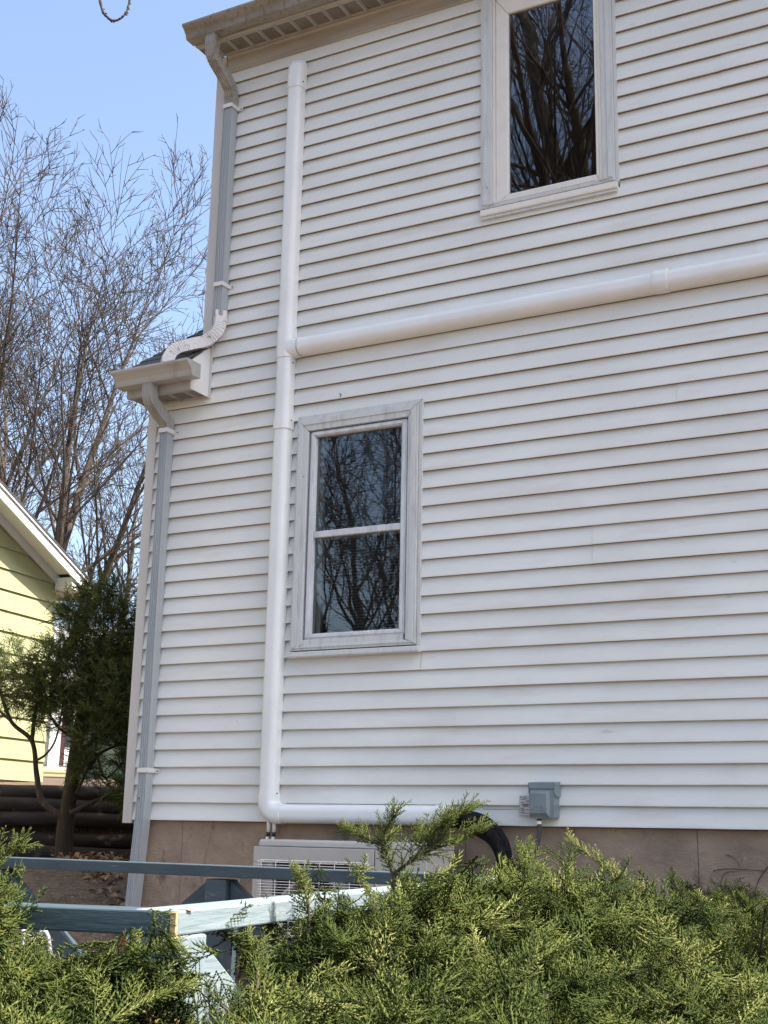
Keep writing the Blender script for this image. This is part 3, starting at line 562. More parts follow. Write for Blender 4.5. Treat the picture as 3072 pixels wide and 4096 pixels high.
post(-2.745, -2.36, -.218); post(FL.x + .085, FL.y - .05, -.218); post(-3.55, -4.74, -.235); post(-2.5, -4.60, -.228)
def brace(x, y, zt, dx, dy, L=.5, wv=.13, sl=.74, th=.038, m='blue'):
    """diagonal plank from the top of a post down and outwards along (dx,dy)"""
    M_ = Matrix((Vector((dx, dy, 0)), Vector((-dy, dx, 0)), Vector((0, 0, 1)))).transposed().to_4x4(); M_.translation = Vector((x, y, zt))
    mb = MB().prism([(0, 0), (L, -L * sl), (L, -L * sl - wv), (0, -wv)], 1, -th / 2, th / 2); mb.v = [tuple(M_ @ Vector(v)) for v in mb.v]; mb.make('brace', m, RL, bevel=.003)
gz_ = -.2125
brace(-2.745 - pw - .002, -2.315, gz_ - .006, -1, 0, wv=.135); brace(-2.745 + .002, -2.315, gz_ - .006, 1, 0, wv=.135)
brace(FL.x + .087, FL.y - .01, gz_, 1, 0); brace(FR.x - pw - .002, FR.y + .0, gz_, -1, 0); brace(Ac.x - pw - .003, Ac.y + .045, -.2225, -1, 0, wv=.08)
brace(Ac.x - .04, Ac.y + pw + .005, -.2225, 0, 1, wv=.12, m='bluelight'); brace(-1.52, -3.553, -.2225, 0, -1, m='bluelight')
PIPE = [(-2.35, -3.80, -.9), (-2.352, -3.785, -.34), (-2.350, -3.777, -.310), (-2.335, -3.76, -.318), (-2.30, -3.74, -.345), (-2.26, -3.7, -.9)]
HOSE = [(-2.10, -3.76, -.9), (-2.075, -3.75, -.33), (-2.036, -3.731, -.279), (-2.004, -3.715, -.270), (-1.972, -3.698, -.273), (-1.95, -3.68, -.33), (-1.95, -3.6, -.9)]
# small clutter seen under the near rail
tag(MB().tube(catmull(PIPE, 6), .0055, 8).make('plastic_pipe', 'lavender', smooth=True), 'white bent plastic pipe glimpsed under the left end of the near blue rail', 'pipe')
tag(MB().tube(catmull(HOSE, 6), .007, 8).make('hose', 'red', smooth=True), 'dark red hose looped just under the near blue rail', 'hose')

# ================================================================ foliage engine
def shoot(p, d, L, r, rng, V, F, T, tint):
    d = d / np.linalg.norm(d); a = np.cross(d, [0.3, 0.2, .93]); a /= np.linalg.norm(a) + 1e-9; b = np.cross(d, a); i = len(V); ph = rng.random() * 6.28
    for k in range(3): t = ph + k * 2.094; V.append(p + r * (a * math.cos(t) + b * math.sin(t)))
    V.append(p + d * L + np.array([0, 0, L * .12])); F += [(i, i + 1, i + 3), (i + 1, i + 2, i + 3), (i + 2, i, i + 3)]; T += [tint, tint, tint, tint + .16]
def sprig(seed, L=.16, nside=15, sub=.0085, r=.0015, subl=.0078, sidef=.46, droop=.0):
    rng = np.random.default_rng(seed); V = []; F = []; T = []; pos = np.zeros(3); d = np.array([1., 0, 0]); st = L / nside; pts = [pos.copy()]
    for i in range(nside):
        d = d + rng.normal(0, .07, 3) + np.array([0, 0, .03 - droop]); d /= np.linalg.norm(d); q = pos + d * st; t = i / nside
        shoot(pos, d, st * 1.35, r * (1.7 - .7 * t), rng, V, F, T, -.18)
        sgn = 1 if i % 2 else -1; sl_ = L * sidef * (1 - t) ** .8 * rng.uniform(.6, 1.1) + .008
        sd_ = d * .75 + sgn * np.array([-d[1], d[0], 0]) * rng.uniform(.5, .9) + np.array([0, 0, rng.normal(0.05, .22)]); sd_ /= np.linalg.norm(sd_)
        n2 = max(1, int(sl_ / sub)); sp_ = pos.copy(); dd_ = sd_.copy()
        for j in range(n2):
            dd_ = dd_ + rng.normal(0, .10, 3) + np.array([0, 0, .03 - droop]); dd_ /= np.linalg.norm(dd_); ss = sl_ / n2
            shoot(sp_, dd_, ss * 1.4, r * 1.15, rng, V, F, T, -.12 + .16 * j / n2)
            if j or n2 == 1:
                s2 = 1 if j % 2 else -1
                for kk in ((s2,) if n2 > 4 and rng.random() < .35 else (s2, -s2)):
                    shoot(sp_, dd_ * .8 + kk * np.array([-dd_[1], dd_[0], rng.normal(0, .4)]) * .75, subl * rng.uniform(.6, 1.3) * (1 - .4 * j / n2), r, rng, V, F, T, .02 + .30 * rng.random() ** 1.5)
            sp_ = sp_ + dd_ * ss
        pos = q
    return np.array(V), np.array(F), np.array(T)
def scatter(name, temps, P, D, U, SC, TN, m, parent, rng):
    """P positions, D directions, U up hints, SC scale, TN tint"""
    Vs = []; Fs = []; Ts = []; base = 0; pick = rng.integers(0, len(temps), len(P))
    D = D / np.linalg.norm(D, axis=1)[:, None]; Sd = np.cross(U, D); Sd /= np.linalg.norm(Sd, axis=1)[:, None] + 1e-9; Uu = np.cross(D, Sd)
    for ti, (V, F, T) in enumerate(temps):
        ix = np.nonzero(pick == ti)[0]
        if not len(ix): continue
        X = (V[None, :, 0:1] * D[ix, None, :] + V[None, :, 1:2] * Sd[ix, None, :] + V[None, :, 2:3] * Uu[ix, None, :]) * SC[ix, None, None] + P[ix, None, :]
        n = len(V); FF = F[None] + (base + np.arange(len(ix)) * n)[:, None, None]; tt = np.where(TN[ix, None] < .035, TN[ix, None], np.clip(TN[ix, None] + T[None], .05, 1))
        Vs.append(X.reshape(-1, 3)); Fs.append(FF.reshape(-1, 3)); Ts.append(tt.ravel()); base += n * len(ix)
    me = tri_mesh(name, np.vstack(Vs), np.vstack(Fs), np.concatenate(Ts)); return link(name, me, m, parent)
JT = [sprig(i, L=.098 + .012 * (i % 3), nside=11 + i % 3, r=.0018, sub=.0075, droop=.035 * (i % 2)) for i in range(8)]
JBIG = [sprig(50 + i, L=.24, nside=20, sidef=.36, sub=.012) for i in range(3)]
def juniper(label, base, mounds, sprays, seed, dens=1.0, bright=1.0, group='junipers in front of the house'):
    rng = np.random.default_rng(seed); T = thing('juniper_shrub', label, 'shrub', base, group)
    P = []; D = []; U = []; SC = []; TN = []; br = MB()
    for (x, y, zt, R) in mounds:
        c = np.array([x, y, zt - R]); npl = int(R * R * 1700 * dens) + 18; tone0 = rng.uniform(-.10, .12)
        v = rng.normal(0, 1, (npl, 3)); v[:, 2] = np.abs(v[:, 2]) * .8 - .12; v /= np.linalg.norm(v, axis=1)[:, None]
        for j in range(npl):      # one plume: an axis with sprigs fanned along it
            ax = v[j] * np.array([1, 1, .55]) + rng.normal(0, .42, 3) + np.array([0, -.08, .16]); ax /= np.linalg.norm(ax); Lp = rng.uniform(.07, .14)
            lp = math.sin(v[j][0] * 5.5 + x * 11) * math.cos(v[j][1] * 5 + y * 9) + .6 * math.sin(v[j][2] * 7 + v[j][0] * 4 + x * 5); tip = c + v[j] * (R * .90 + .040 * lp * min(1, R / .14) + rng.uniform(-.022, .018)); st_ = tip - ax * (Lp + .05); ns = 9; f = np.linspace(.05, 1, ns)[:, None]; bend = np.array([0, 0, rng.normal(-.01, .02)])
            p = st_ + ax * Lp * f + bend * f ** 2; P.append(p); d = ax * (.55 + .6 * f) + rng.normal(0, .42, (ns, 3)) * (1.15 - .6 * f); D.append(d)
            nrm = v[j] * .6 + np.array([0, -.3, .7]); U.append(nrm + rng.normal(0, .35, (ns, 3))); SC.append(rng.uniform(.45, .95, ns) * rng.choice([.8, 1, 1.15])); tone = .34 + tone0 + .06 * lp + rng.normal(0, .17)
            t = np.clip(rng.normal(tone, .09, ns) + .10 * (f[:, 0] - .5), .05, 1)
            if rng.random() < .004: t[:] = .02
            TN.append(t)
        for k in range(3):
            q = c + v[k] * R * .9; b0 = Vector((x + rng.uniform(-.2, .2), y + rng.uniform(-.1, .4), max(ground_z(x, y) - .05, zt - 1.1)))
            mid = (b0 + Vector(q)) / 2 + Vector((rng.uniform(-.1, .1), 0, -.08)); br.tube(catmull([b0, mid, Vector(q)], 5), .0045, 6, scales=[1.5 - 1.1 * i / 10 for i in range(11)])
    for pts, wd, tone in sprays:      # sprays reaching out above the mass: woody stem with side sprigs
        c = catmull(pts, 7); br.tube(c, .0028, 6, scales=[1.25 - .95 * i / (len(c) - 1) for i in range(len(c))])
        for i, q in enumerate(c[1:], 1):
            f = i / (len(c) - 1); t = (c[min(i + 1, len(c) - 1)] - c[i - 1]).normalized()
            for k in range(2 if f > .25 and i % 2 else 1):
                ang = rng.uniform(0, 6.28); sd_ = Vector((math.cos(ang), math.sin(ang) * .6, rng.uniform(-.2, .7)))
                P.append(np.array([q])); D.append(np.array([t * .75 + sd_ * .95 * (1 - f * .55)])); U.append(np.array([[0, -.5, .8]])); SC.append(np.array([wd * rng.uniform(.75, 1.25) * (1.1 - .35 * f)])); TN.append(np.array([np.clip(tone + rng.normal(0, .1), .06, 1)]))
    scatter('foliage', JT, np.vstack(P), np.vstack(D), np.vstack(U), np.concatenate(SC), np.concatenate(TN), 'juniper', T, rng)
    br.make('branches', 'darkbark', T, smooth=True)
    return T
JL = [(-1.80, -4.68, -.09, .17), (-1.735, -4.66, -.115, .11), (-1.72, -4.68, -.17, .12), (-1.70, -4.74, -.20, .12), (-1.63, -4.76, -.235, .14), (-1.56, -4.72, -.25, .10), (-1.50, -4.76, -.265, .2), (-1.50, -4.64, -.25, .12), (-1.46, -4.60, -.248, .08), (-1.44, -4.68, -.262, .12), (-1.40, -4.66, -.28, .12), (-1.29, -4.85, -.33, .2), (-1.29, -4.98, -.33, .2), (-1.42, -4.58, -.262, .08), (-1.37, -4.56, -.27, .06), (-1.31, -4.76, -.33, .13), (-1.22, -4.74, -.36, .14), (-1.45, -4.9, -.33, .2), (-1.1, -5.0, -.44, .2)]
JN = [(-1.22, -4.60, -.385, .12), (-1.16, -4.58, -.345, .15), (-1.25, -4.40, -.36, .12), (-1.27, -4.33, -.32, .13), (-1.29, -4.22, -.27, .15), (-1.05, -4.60, -.34, .2), (-1.07, -4.39, -.30, .24), (-.85, -4.75, -.39, .25), (-1.0, -4.9, -.46, .25)]
JM = [(-1.29, -4.08, -.25, .17), (-1.34, -4.02, -.235, .09), (-1.33, -4.08, -.215, .07), (-1.30, -3.96, -.225, .12), (-1.26, -3.88, -.175, .18), (-1.20, -3.79, -.15, .22), (-1.17, -3.65, -.135, .22), (-1.30, -3.76, -.15, .10), (-1.27, -3.62, -.13, .12), (-1.22, -3.45, -.12, .12), (-1.38, -3.9, -.21, .08), (-1.20, -3.60, -.125, .12), (-1.09, -3.48, -.13, .2), (-.98, -4.33, -.30, .28), (-.92, -4.18, -.26, .28), (-1.0, -3.9, -.21, .28), (-.75, -4.5, -.38, .25)]
JR = [(-1.06, -3.36, -.14, .18), (-1.0, -3.25, -.145, .16), (-.92, -3.13, -.205, .20), (-.80, -3.18, -.275, .22), (-.66, -3.14, -.37, .24), (-.52, -3.1, -.46, .24), (-.84, -4.02, -.30, .28), (-.73, -3.85, -.29, .28), (-.61, -3.79, -.32, .3), (-.85, -3.6, -.21, .3), (-.45, -3.3, -.48, .3), (-.5, -4.2, -.40, .25)]
JB = [(-1.78, -.65, -.24, .26), (-1.5, -.55, -.19, .28), (-1.25, -.6, -.235, .3), (-1.0, -.65, -.40, .3), (-2.0, -.9, -.32, .25), (-.7, -.7, -.5, .3)]
juniper('left foreground juniper with a spray rising at the left edge of the near blue rail', (-1.5, -4.7, -1.2), JL, [
    ([(-1.74, -4.62, -.22), (-1.67, -4.64, -.14), (-1.60, -4.66, -.095), (-1.555, -4.67, -.08)], .5, .5), ([(-1.76, -4.62, -.2), (-1.71, -4.64, -.09), (-1.68, -4.65, -.045)], .5, .45), ([(-1.72, -4.63, -.2), (-1.64, -4.65, -.165), (-1.585, -4.665, -.155)], .42, .5),
    ([(-1.52, -4.58, -.30), (-1.45, -4.56, -.262), (-1.40, -4.545, -.245), (-1.36, -4.53, -.235)], .5, .6), ([(-1.34, -4.72, -.34), (-1.29, -4.66, -.30), (-1.265, -4.62, -.285)], .6, .6)], 11)
juniper('middle foreground juniper in front of the blue corner post', (-1.1, -4.45, -1.3), JN, [
    ([(-1.32, -4.3, -.36), (-1.36, -4.25, -.29), (-1.40, -4.22, -.245)], .6, .5), ([(-1.30, -4.32, -.40), (-1.38, -4.33, -.34), (-1.415, -4.34, -.315)], .6, .45)], 12)
juniper('large juniper in front of the air conditioner with a forked spray sticking up', (-1.1, -4.0, -1.3), JM, [
    ([(-1.35, -4.10, -.28), (-1.345, -4.10, -.20), (-1.35, -4.11, -.155), (-1.36, -4.11, -.135)], .5, .6),
    ([(-1.33, -3.78, -.20), (-1.345, -3.765, -.12), (-1.36, -3.77, -.075), (-1.35, -3.785, -.035), (-1.325, -3.79, -.01)], .5, .5),
    ([(-1.36, -3.77, -.075), (-1.40, -3.79, -.055), (-1.43, -3.80, -.045)], .45, .5),
    ([(-1.34, -3.765, -.13), (-1.29, -3.755, -.09), (-1.26, -3.745, -.045), (-1.22, -3.73, -.015), (-1.195, -3.715, .002)], .55, .5),
    ([(-1.30, -3.76, -.10), (-1.25, -3.745, -.075), (-1.205, -3.72, -.060), (-1.165, -3.71, -.04)], .6, .5), ([(-1.28, -3.75, -.09), (-1.24, -3.74, -.05), (-1.235, -3.735, -.02)], .55, .5),
    ([(-1.13, -3.55, -.2), (-1.13, -3.52, -.13), (-1.14, -3.5, -.09)], .6, .6), ([(-1.42, -4.05, -.30), (-1.47, -4.03, -.25), (-1.50, -4.02, -.22)], .6, .5)], 13)
juniper('right foreground juniper with a thin pale spray pointing left over the foundation', (-.8, -3.6, -1.3), JR, [
    ([(-.96, -3.22, -.20), (-1.02, -3.24, -.135), (-1.07, -3.27, -.09), (-1.11, -3.29, -.063)], .42, .85), ([(-.90, -3.2, -.22), (-.97, -3.22, -.16), (-1.03, -3.24, -.13)], .5, .7), ([(-.72, -3.1, -.3), (-.70, -3.12, -.2), (-.69, -3.12, -.21)], .55, .6)], 14)
juniper('shaded juniper growing against the foundation at the right', (-1.4, -.65, -1.0), JB, [([(-1.55, -.62, -.4), (-1.6, -.6, -.28), (-1.64, -.6, -.22)], .8, .3)], 15, dens=.8)

# ================================================================ hemlock-like evergreen by the log wall
YT = [sprig(100 + i, L=.22, nside=13, sub=.018, r=.0026, subl=.022, sidef=.42, droop=.05) for i in range(6)]
def evergreen():
    rng = np.random.default_rng(21); T = thing('evergreen_tree', 'dark bushy evergreen with bare lower trunk in front of the log wall', 'tree', (-7.49, 2.2, -.3))
    tr = MB()
    def limb(pts, r0, r1, n=8): c = catmull(pts, 7); tr.tube(c, 1, n, scales=[r0 + (r1 - r0) * i / (len(c) - 1) for i in range(len(c))])
    limb([(-7.10, 1.72, -.45), (-7.08, 1.70, 0), (-6.98, 1.62, .30), (-6.93, 1.60, .7), (-6.86, 1.6, 1.0), (-6.8, 1.65, 1.4)], .075, .03)
    limb([(-7.08, 1.66, .02), (-7.25, 1.60, .14), (-7.33, 1.60, .35), (-7.36, 1.55, .60), (-7.50, 1.45, .75), (-7.6, 1.4, 1.0)], .028, .012)
    limb([(-7.36, 1.55, .60), (-7.30, 1.5, .85), (-7.15, 1.4, 1.1), (-7.0, 1.3, 1.3)], .018, .008); limb([(-7.50, 1.45, .75), (-7.8, 1.5, .95), (-8.0, 1.6, 1.3)], .012, .006)
    limb([(-7.33, 1.58, .45), (-7.15, 1.5, .50), (-7.02, 1.45, .62), (-6.95, 1.42, .9)], .011, .006); limb([(-6.96, 1.6, .05), (-6.75, 1.75, .18), (-6.5, 1.95, .3)], .022, .01)
    limb([(-6.93, 1.6, .6), (-7.08, 1.5, .72), (-7.2, 1.45, .95)], .013, .006); limb([(-6.93, 1.60, .5), (-6.75, 1.7, .7), (-6.6, 1.8, 1.0)], .02, .009)
    limb([(-6.9, 1.6, .45), (-6.75, 1.6, .5), (-6.68, 1.65, .32), (-6.55, 1.7, .45)], .012, .006); limb([(-6.93, 1.62, .2), (-6.8, 1.7, .5), (-6.6, 1.9, .62)], .014, .008)
    cl = []    # clumps x,y,z,r,count
    for x, y, z, r, n in ((-6.72, 1.55, 1.42, .38, 620), (-6.42, 1.85, 1.32, .38, 560), (-6.93, 1.40, 1.12, .34, 500), (-6.52, 1.6, .98, .36, 520), (-6.62, 1.5, 1.72, .20, 150), (-6.36, 1.85, 1.66, .24, 170), (-6.93, 1.45, 1.58, .20, 150), (-7.15, 1.3, 1.0, .24, 170), (-7.35, 1.3, 1.16, .26, 120), (-7.62, 1.25, 1.15, .24, 90), (-7.45, 1.3, .98, .20, 70), (-7.80, 1.4, 1.2, .2, 50), (-6.40, 1.85, .66, .32, 380), (-6.68, 1.5, .66, .24, 170), (-6.32, 1.9, .34, .24, 190), (-6.85, 1.4, .85, .22, 160), (-6.55, 1.75, .42, .16, 70), (-6.9, 1.5, 1.78, .1, 40), (-6.45, 1.7, .22, .22, 150), (-6.75, 1.5, .42, .16, 90), (-6.6, 1.6, .78, .3, 260), (-7.05, 1.3, .82, .16, 90)):
        v = rng.normal(0, 1, (n, 3)); v /= np.linalg.norm(v, axis=1)[:, None]; rad = r * rng.random(n) ** .45; cl.append((np.array([x, y, z]) + v * rad[:, None], v, n))
    P = np.vstack([c[0] for c in cl]); v = np.vstack([c[1] for c in cl]); n = len(P)
    D = v * .8 + rng.normal(0, .4, (n, 3)) + np.array([0, -.05, .25]); U = rng.normal(0, .35, (n, 3)) + np.array([0, 0, 1.]); SC = rng.uniform(.45, .95, n)
    cm = np.array([0, -6.3252, -.0436]); P = cm + (P - cm) * 1.05; tr.v = [tuple(cm + (np.array(v_) - cm) * 1.05) for v_ in tr.v]
    scatter('crown', YT, P - D * .06, D, U, SC, np.clip(rng.normal(.55, .24, n), .06, 1), 'yew', T, rng)
    tr.make('trunk', 'darkbark', T, smooth=True)
evergreen()

# ================================================================ bare trees
def bare_tree(seed, stems, twig_r=.006, depth=4, up=.03, dens=1.0):
    """returns (trunk mesh, crown mesh) around the origin. stems: (dir, length, radius, start z)"""
    rng = random.Random(seed); seg_big = MB(); TV = []; TF = []
    def tube3(pts, r0, r1, n):
        i0 = len(TV); m = len(pts)
        for k, p in enumerate(pts):
            t = (pts[min(k + 1, m - 1)] - pts[max(k - 1, 0)]).normalized(); a = t.cross(Vector((.3, .5, .81))).normalized(); b = t.cross(a); r = r0 + (r1 - r0) * k / (m - 1)
            for j in range(n): an = 2 * PI * j / n; q = p + (a * math.cos(an) + b * math.sin(an)) * r; TV.append((q.x, q.y, q.z))
        for k in range(m - 1):
            for j in range(n): a_ = i0 + k * n + j; b_ = i0 + k * n + (j + 1) % n; TF.append((a_, b_, b_ + n, a_ + n))
    def grow(p, d, L, r, lev):
        ns = max(3, int(4 + L * 1.3)) if lev < depth - 1 else 4; st = L / ns; pts = [p.copy()]; dirs = [d.copy()]; c = p.copy(); dd = d.copy()
        for i in range(ns):
            wv = (.045, .05, .05, .055, .06)[lev]; dd = (dd + Vector((rng.gauss(0, wv), rng.gauss(0, wv), rng.gauss(0, wv * .6) + up * (1.2, 1, .45, .1, 0)[lev]))).normalized(); c = c + dd * st; pts.append(c.copy()); dirs.append(dd.copy())
        r1 = max(r * .10, twig_r * .5)
        if lev <= 1:
            seg_big.tube(pts, 1, 8, scales=[r + (r1 - r) * i / ns for i in range(ns + 1)])
        else: tube3(pts, r, r1, 4 if lev == 2 else 3)
        if lev >= depth: return
        nc = int((2.2 + L * (1.5, 1.8, 1.7, 1.3)[lev]) * dens)
        for k in range(nc):
            t = rng.uniform(.12 if lev else .16, 1) ** .8; i = min(int(t * ns), ns - 1); f = t * ns - i; q = pts[i].lerp(pts[i + 1], f); dq = dirs[i]
            ax = dq.cross(Vector((rng.gauss(0, 1), rng.gauss(0, 1), rng.gauss(0, 1)))).normalized(); an = R_(rng.uniform(22, 52)); nd = (Matrix.Rotation(an, 3, ax) @ dq).normalized(); nd = (nd + Vector((0, 0, (.12, .12, .05, 0)[lev]))).normalized()
            rr = (r + (r1 - r) * t) * rng.uniform(.35, .55)
            grow(q, nd, L * rng.uniform(.36, .60) * (1.12 - .45 * t), max(rr, twig_r), lev + 1)
    for (dx, dy, dz), L, r, z0 in stems: grow(Vector((dx * .15, dy * .15, z0)), Vector((dx, dy, dz)).normalized(), L, r, 0)
    me1 = bpy.data.meshes.new('trunk'); me1.from_pydata(seg_big.v, [], seg_big.f); me1.update(); me1.polygons.foreach_set('use_smooth', [True] * len(me1.polygons))
    me2 = tri_mesh('crown', np.array(TV), np.array(TF)); return me1, me2
def place_tree(meshes, loc, rot, label, group, sc=1.0, first=True):
    t = thing('bare_tree', label, 'tree', loc, group); t.rotation_euler = (0, 0, rot); t.scale = (sc,) * 3
    for nm, me, mm in (('trunk', meshes[0], 'bark'), ('crown', meshes[1], 'twig')):
        if not me.materials: me.materials.append(MT[mm])
        o = bpy.data.objects.new(nm, me); COL.objects.link(o); o.parent = t
    return t
RX, RY = .88, .475        # picture-right in the ground plane
def lat(a, dep=0.0, b=0): return (RX * math.tan(R_(a)) - .47 * dep, RY * math.tan(R_(a)) + .88 * dep, 1.0)
TA = bare_tree(4, [(lat(-16, .2), 8.5, .14, 1.2), (lat(-6, -.2), 9.2, .15, 1.2), (lat(4, .3), 9.6, .15, 1.0), (lat(13, -.3), 9.4, .13, 1.1), (lat(22, .1), 9.0, .13, .9), (lat(-26, -.2), 7.5, .12, 1.0), (lat(0, 0), 2.2, .30, -.5)], .0078)
TB = bare_tree(9, [(lat(10, .2), 8.2, .13, .9), (lat(25, -.1), 8.2, .13, .8), (lat(37, .2), 8.0, .12, .7), (lat(48, -.2), 7.6, .11, .6), (lat(56, .1), 6.8, .09, .5), (lat(0, 0), 1.8, .28, -.5)], .0078)
TC = bare_tree(15, [(lat(-12, .1), 8.5, .12, 2.0), (lat(6, -.1), 9.0, .13, 2.4), (lat(0, 0), 3.2, .2, -.5), (lat(24, 0), 8, .1, 2.4)], .0065, dens=.8)
place_tree(TA, (-20.2, 14.8, .9), PI, 'tall many stemmed bare tree rising behind the yellow house', 'bare trees behind the houses', 1.12)
place_tree(TB, (-19.6, 16.3, 1.1), 0, 'bare tree with limbs leaning right towards the white house', 'bare trees behind the houses', .86)
place_tree(TC, (-8.7, 12.0, .3), 0, 'thin bare tree mostly hidden behind the white house corner', 'bare trees behind the houses', .8)
place_tree(TA, (-25.5, 15.5, 1.0), 2.0, 'bare tree at the far left edge of the photo behind the yellow house', 'bare trees behind the houses', 1.05)
for i, (u, (x, y), rz, sc_) in enumerate(((0, (-38, 36), 1.2, .62), (0, (-35.5, 38), 2.7, .6), (0, (-33, 39.5), 4.1, .64))):
    place_tree(TB if i % 2 else TC, (x, y, 2.0), rz, ['low distant bare tree seen above the evergreen, left one', 'low distant bare tree seen above the evergreen, middle one', 'low distant bare tree seen above the evergreen, right one'][i], 'distant bare trees', sc_)
# trees on the viewer's side of the yard: seen mirrored in the two windows
TD = bare_tree(31, [((.0, .02, 1), 21, .56, -.5), ((-.22, .1, 1), 10, .17, 13.6), ((.36, -.1, 1), 9, .17, 14.2), ((.1, .4, 1), 7, .11, 10), ((-.5, .0, 1), 8, .11, 9)], .0065, up=.02, dens=.74)
place_tree(TD, (-7.85, -15.5, -1.8), .0, 'large bare tree across the yard, mirrored as a dark trunk in the upper window', 'bare trees mirrored in the windows')
place_tree(TA, (-12.6, -17.0, -2.2), 2.2, 'many stemmed bare tree across the yard, mirrored in the lower window', 'bare trees mirrored in the windows', 1.05)
# young tree left of the frame whose drooping twig tip shows at the top left
def near_tree():
    t = thing('young_tree', 'young tree left of the photo whose bare budded twig hangs in at the top', 'tree', (-6.6, -4.3, -1.2)); mb = MB(); g = ground_z(-6.6, -4.3)
    c = catmull([(-6.6, -4.3, g - .1), (-6.55, -4.25, 1.0), (-6.4, -4.1, 3.0), (-6.2, -3.9, 4.4), (-6.0, -3.8, 5.5)], 6); mb.tube(c, 1, 8, scales=[.06 - .045 * i / (len(c) - 1) for i in range(len(c))])
    c = catmull([(-6.3, -4.0, 3.9), (-5.6, -3.3, 4.7), (-4.8, -2.5, 4.75), (-4.15, -1.93, 4.45), (-4.13, -1.915, 4.255)], 8)
    mb.tube(c, 1, 6, scales=[.018 - .012 * i / (len(c) - 1) for i in range(len(c))]); mb.make('trunk', 'bark', t, smooth=True)
    tw = MB(); P = TWIG; c = catmull(P, 7); rg = random.Random(4); tw.tube(c, 1, 6, scales=[.0065 + .0022 * (i % 3 == 0) - .002 * i / len(c) for i in range(len(c))])
    for i in range(2, len(c), 2):
        a = rg.uniform(0, 6.28); tw.tube([c[i], c[i] + Vector((math.cos(a) * .014, .006, math.sin(a) * .012))], 1, 5, scales=[.006, .003])
    tw.make('twig', 'twig', t)
TWIG = [(-4.13, -1.915, 4.255), (-4.085, -1.89, 4.015), (-4.057, -1.87, 3.96), (-4.027, -1.855, 3.94), (-3.995, -1.84, 3.955), (-3.97, -1.825, 4.005), (-3.96, -1.82, 4.105)]
near_tree()

# ================================================================ yellow neighbour house (gable wall faces +x)
NB = thing('yellow_house', 'pale yellow green shingled gable end of a neighbouring house with white eaves', 'house', (-9.4, 2.0, .35))
N0 = Vector((-9.2656, 3.7671, 0)); ND = Vector((-.139, .990, 0)).normalized(); NN = Vector((.990, .139, 0)).normalized()
MN = Matrix((NN, ND, Vector((0, 0, 1)))).transposed().to_4x4(); MN.translation = N0      # local x: out, y: along wall to the far corner, z up
def nmake(mb, name, m, parent=NB, **kw): mb.v = [tuple(MN @ Vector(v)) for v in mb.v]; return mb.make(name, m, parent, **kw)
def rake(t): return 2.42 - .40 * t
mb = MB(); e = .2
for k in range(12):
    z0 = .375 + k * e; z1 = z0 + e + .008; t1 = 0.0
    tt = min(t1, (2.36 - z0) / .40) if z0 > 2.36 - .0 else t1
    P = [(-6, z0), (tt, z0), (min(t1, (2.36 - z1) / .40) if z1 > 2.36 else t1, z1), (-6, z1)]
    i = len(mb.v)
    for (t, z), o in zip(P, (.020, .020, .003, .003)): mb.v.append((o, t, z))
    for (t, z), o in zip(P, (-.02,) * 4): mb.v.append((o, t, z))
    mb.f += [(i, i + 1, i + 2, i + 3), (i, i + 1, i + 5, i + 4), (i + 1, i + 2, i + 6, i + 5)]
nw = nmake(mb, 'wall', 'yellow')
nmake(MB().prism([(-6, .375), (0, .375), (0, 2.36), (-6, 4.7)], 0, -.1, -.022), 'wall', 'yellow')
nmake(MB().box((-7, -.012, .375), (-.10, .0, 2.36)), 'side_wall', 'yellow')
nmake(MB().box((-.06, -6, -.3), (-.005, -.02, .374)), 'foundation', 'nfound')
nmake(MB().box((-7, -.0, .36), (-.1, .05, 2.36)), 'side_wall', 'yellow')
def slab(o0, o1, t0, t1, dz0, dz1): return MB().prism([(t0, rake(t0) + dz0), (t1, rake(t1) + dz0), (t1, rake(t1) + dz1), (t0, rake(t0) + dz1)], 0, o0, o1)
OV = .25
nmake(slab(.004, OV - .024, -6, -.07, .02, .03), 'soffit', 'nwhite'); nmake(slab(OV - .022, OV, -6, .27, -.03, .085), 'rake_board', 'nwhite', bevel=.003)
nmake(slab(.021, .05, -6, -.02, -.065, .0195), 'trim', 'nwhite')
nmake(slab(-7, OV + .02, -6, .31, .092, .118), 'roof', 'shingle'); nmake(slab(OV + .0005, OV + .016, -6, .29, .070, .091), 'drip_edge', 'nwhite')
nmake(MB().prism([(-.07, 2.435), (-.07, 2.315), (.265, 2.29), (.265, 2.33)], 0, .024, OV - .023), 'eave_box', 'nwhite', bevel=.002)
nmake(MB().box((-6, .0, 2.296), (.0235, .265, 2.303)), 'soffit', 'nwhite')
nmake(MB().prism([(.272, 2.265), (.325, 2.265), (.345, 2.31), (.35, 2.355), (.272, 2.355)], 0, -6, OV - .01), 'gutter', 'nwhite', bevel=.003)
lm = thing('floodlight', 'round floodlight under the eave corner of the yellow house', 'lamp', tuple(MN @ Vector((.05, .05, 2.1))))
c0 = MN @ Vector((-.05, .09, 2.12)); fb = MB().tube([c0, c0 + Vector((.02, -.06, -.02)), c0 + Vector((.03, -.12, -.03))], 1, 14, scales=[.02, .05, .062]); fb.make('lamp_head', 'stone', lm, smooth=True)
B('base', tuple(c0 + Vector((-.03, 0, -.03))), tuple(c0 + Vector((.03, .04, .08))), 'dark', lm)

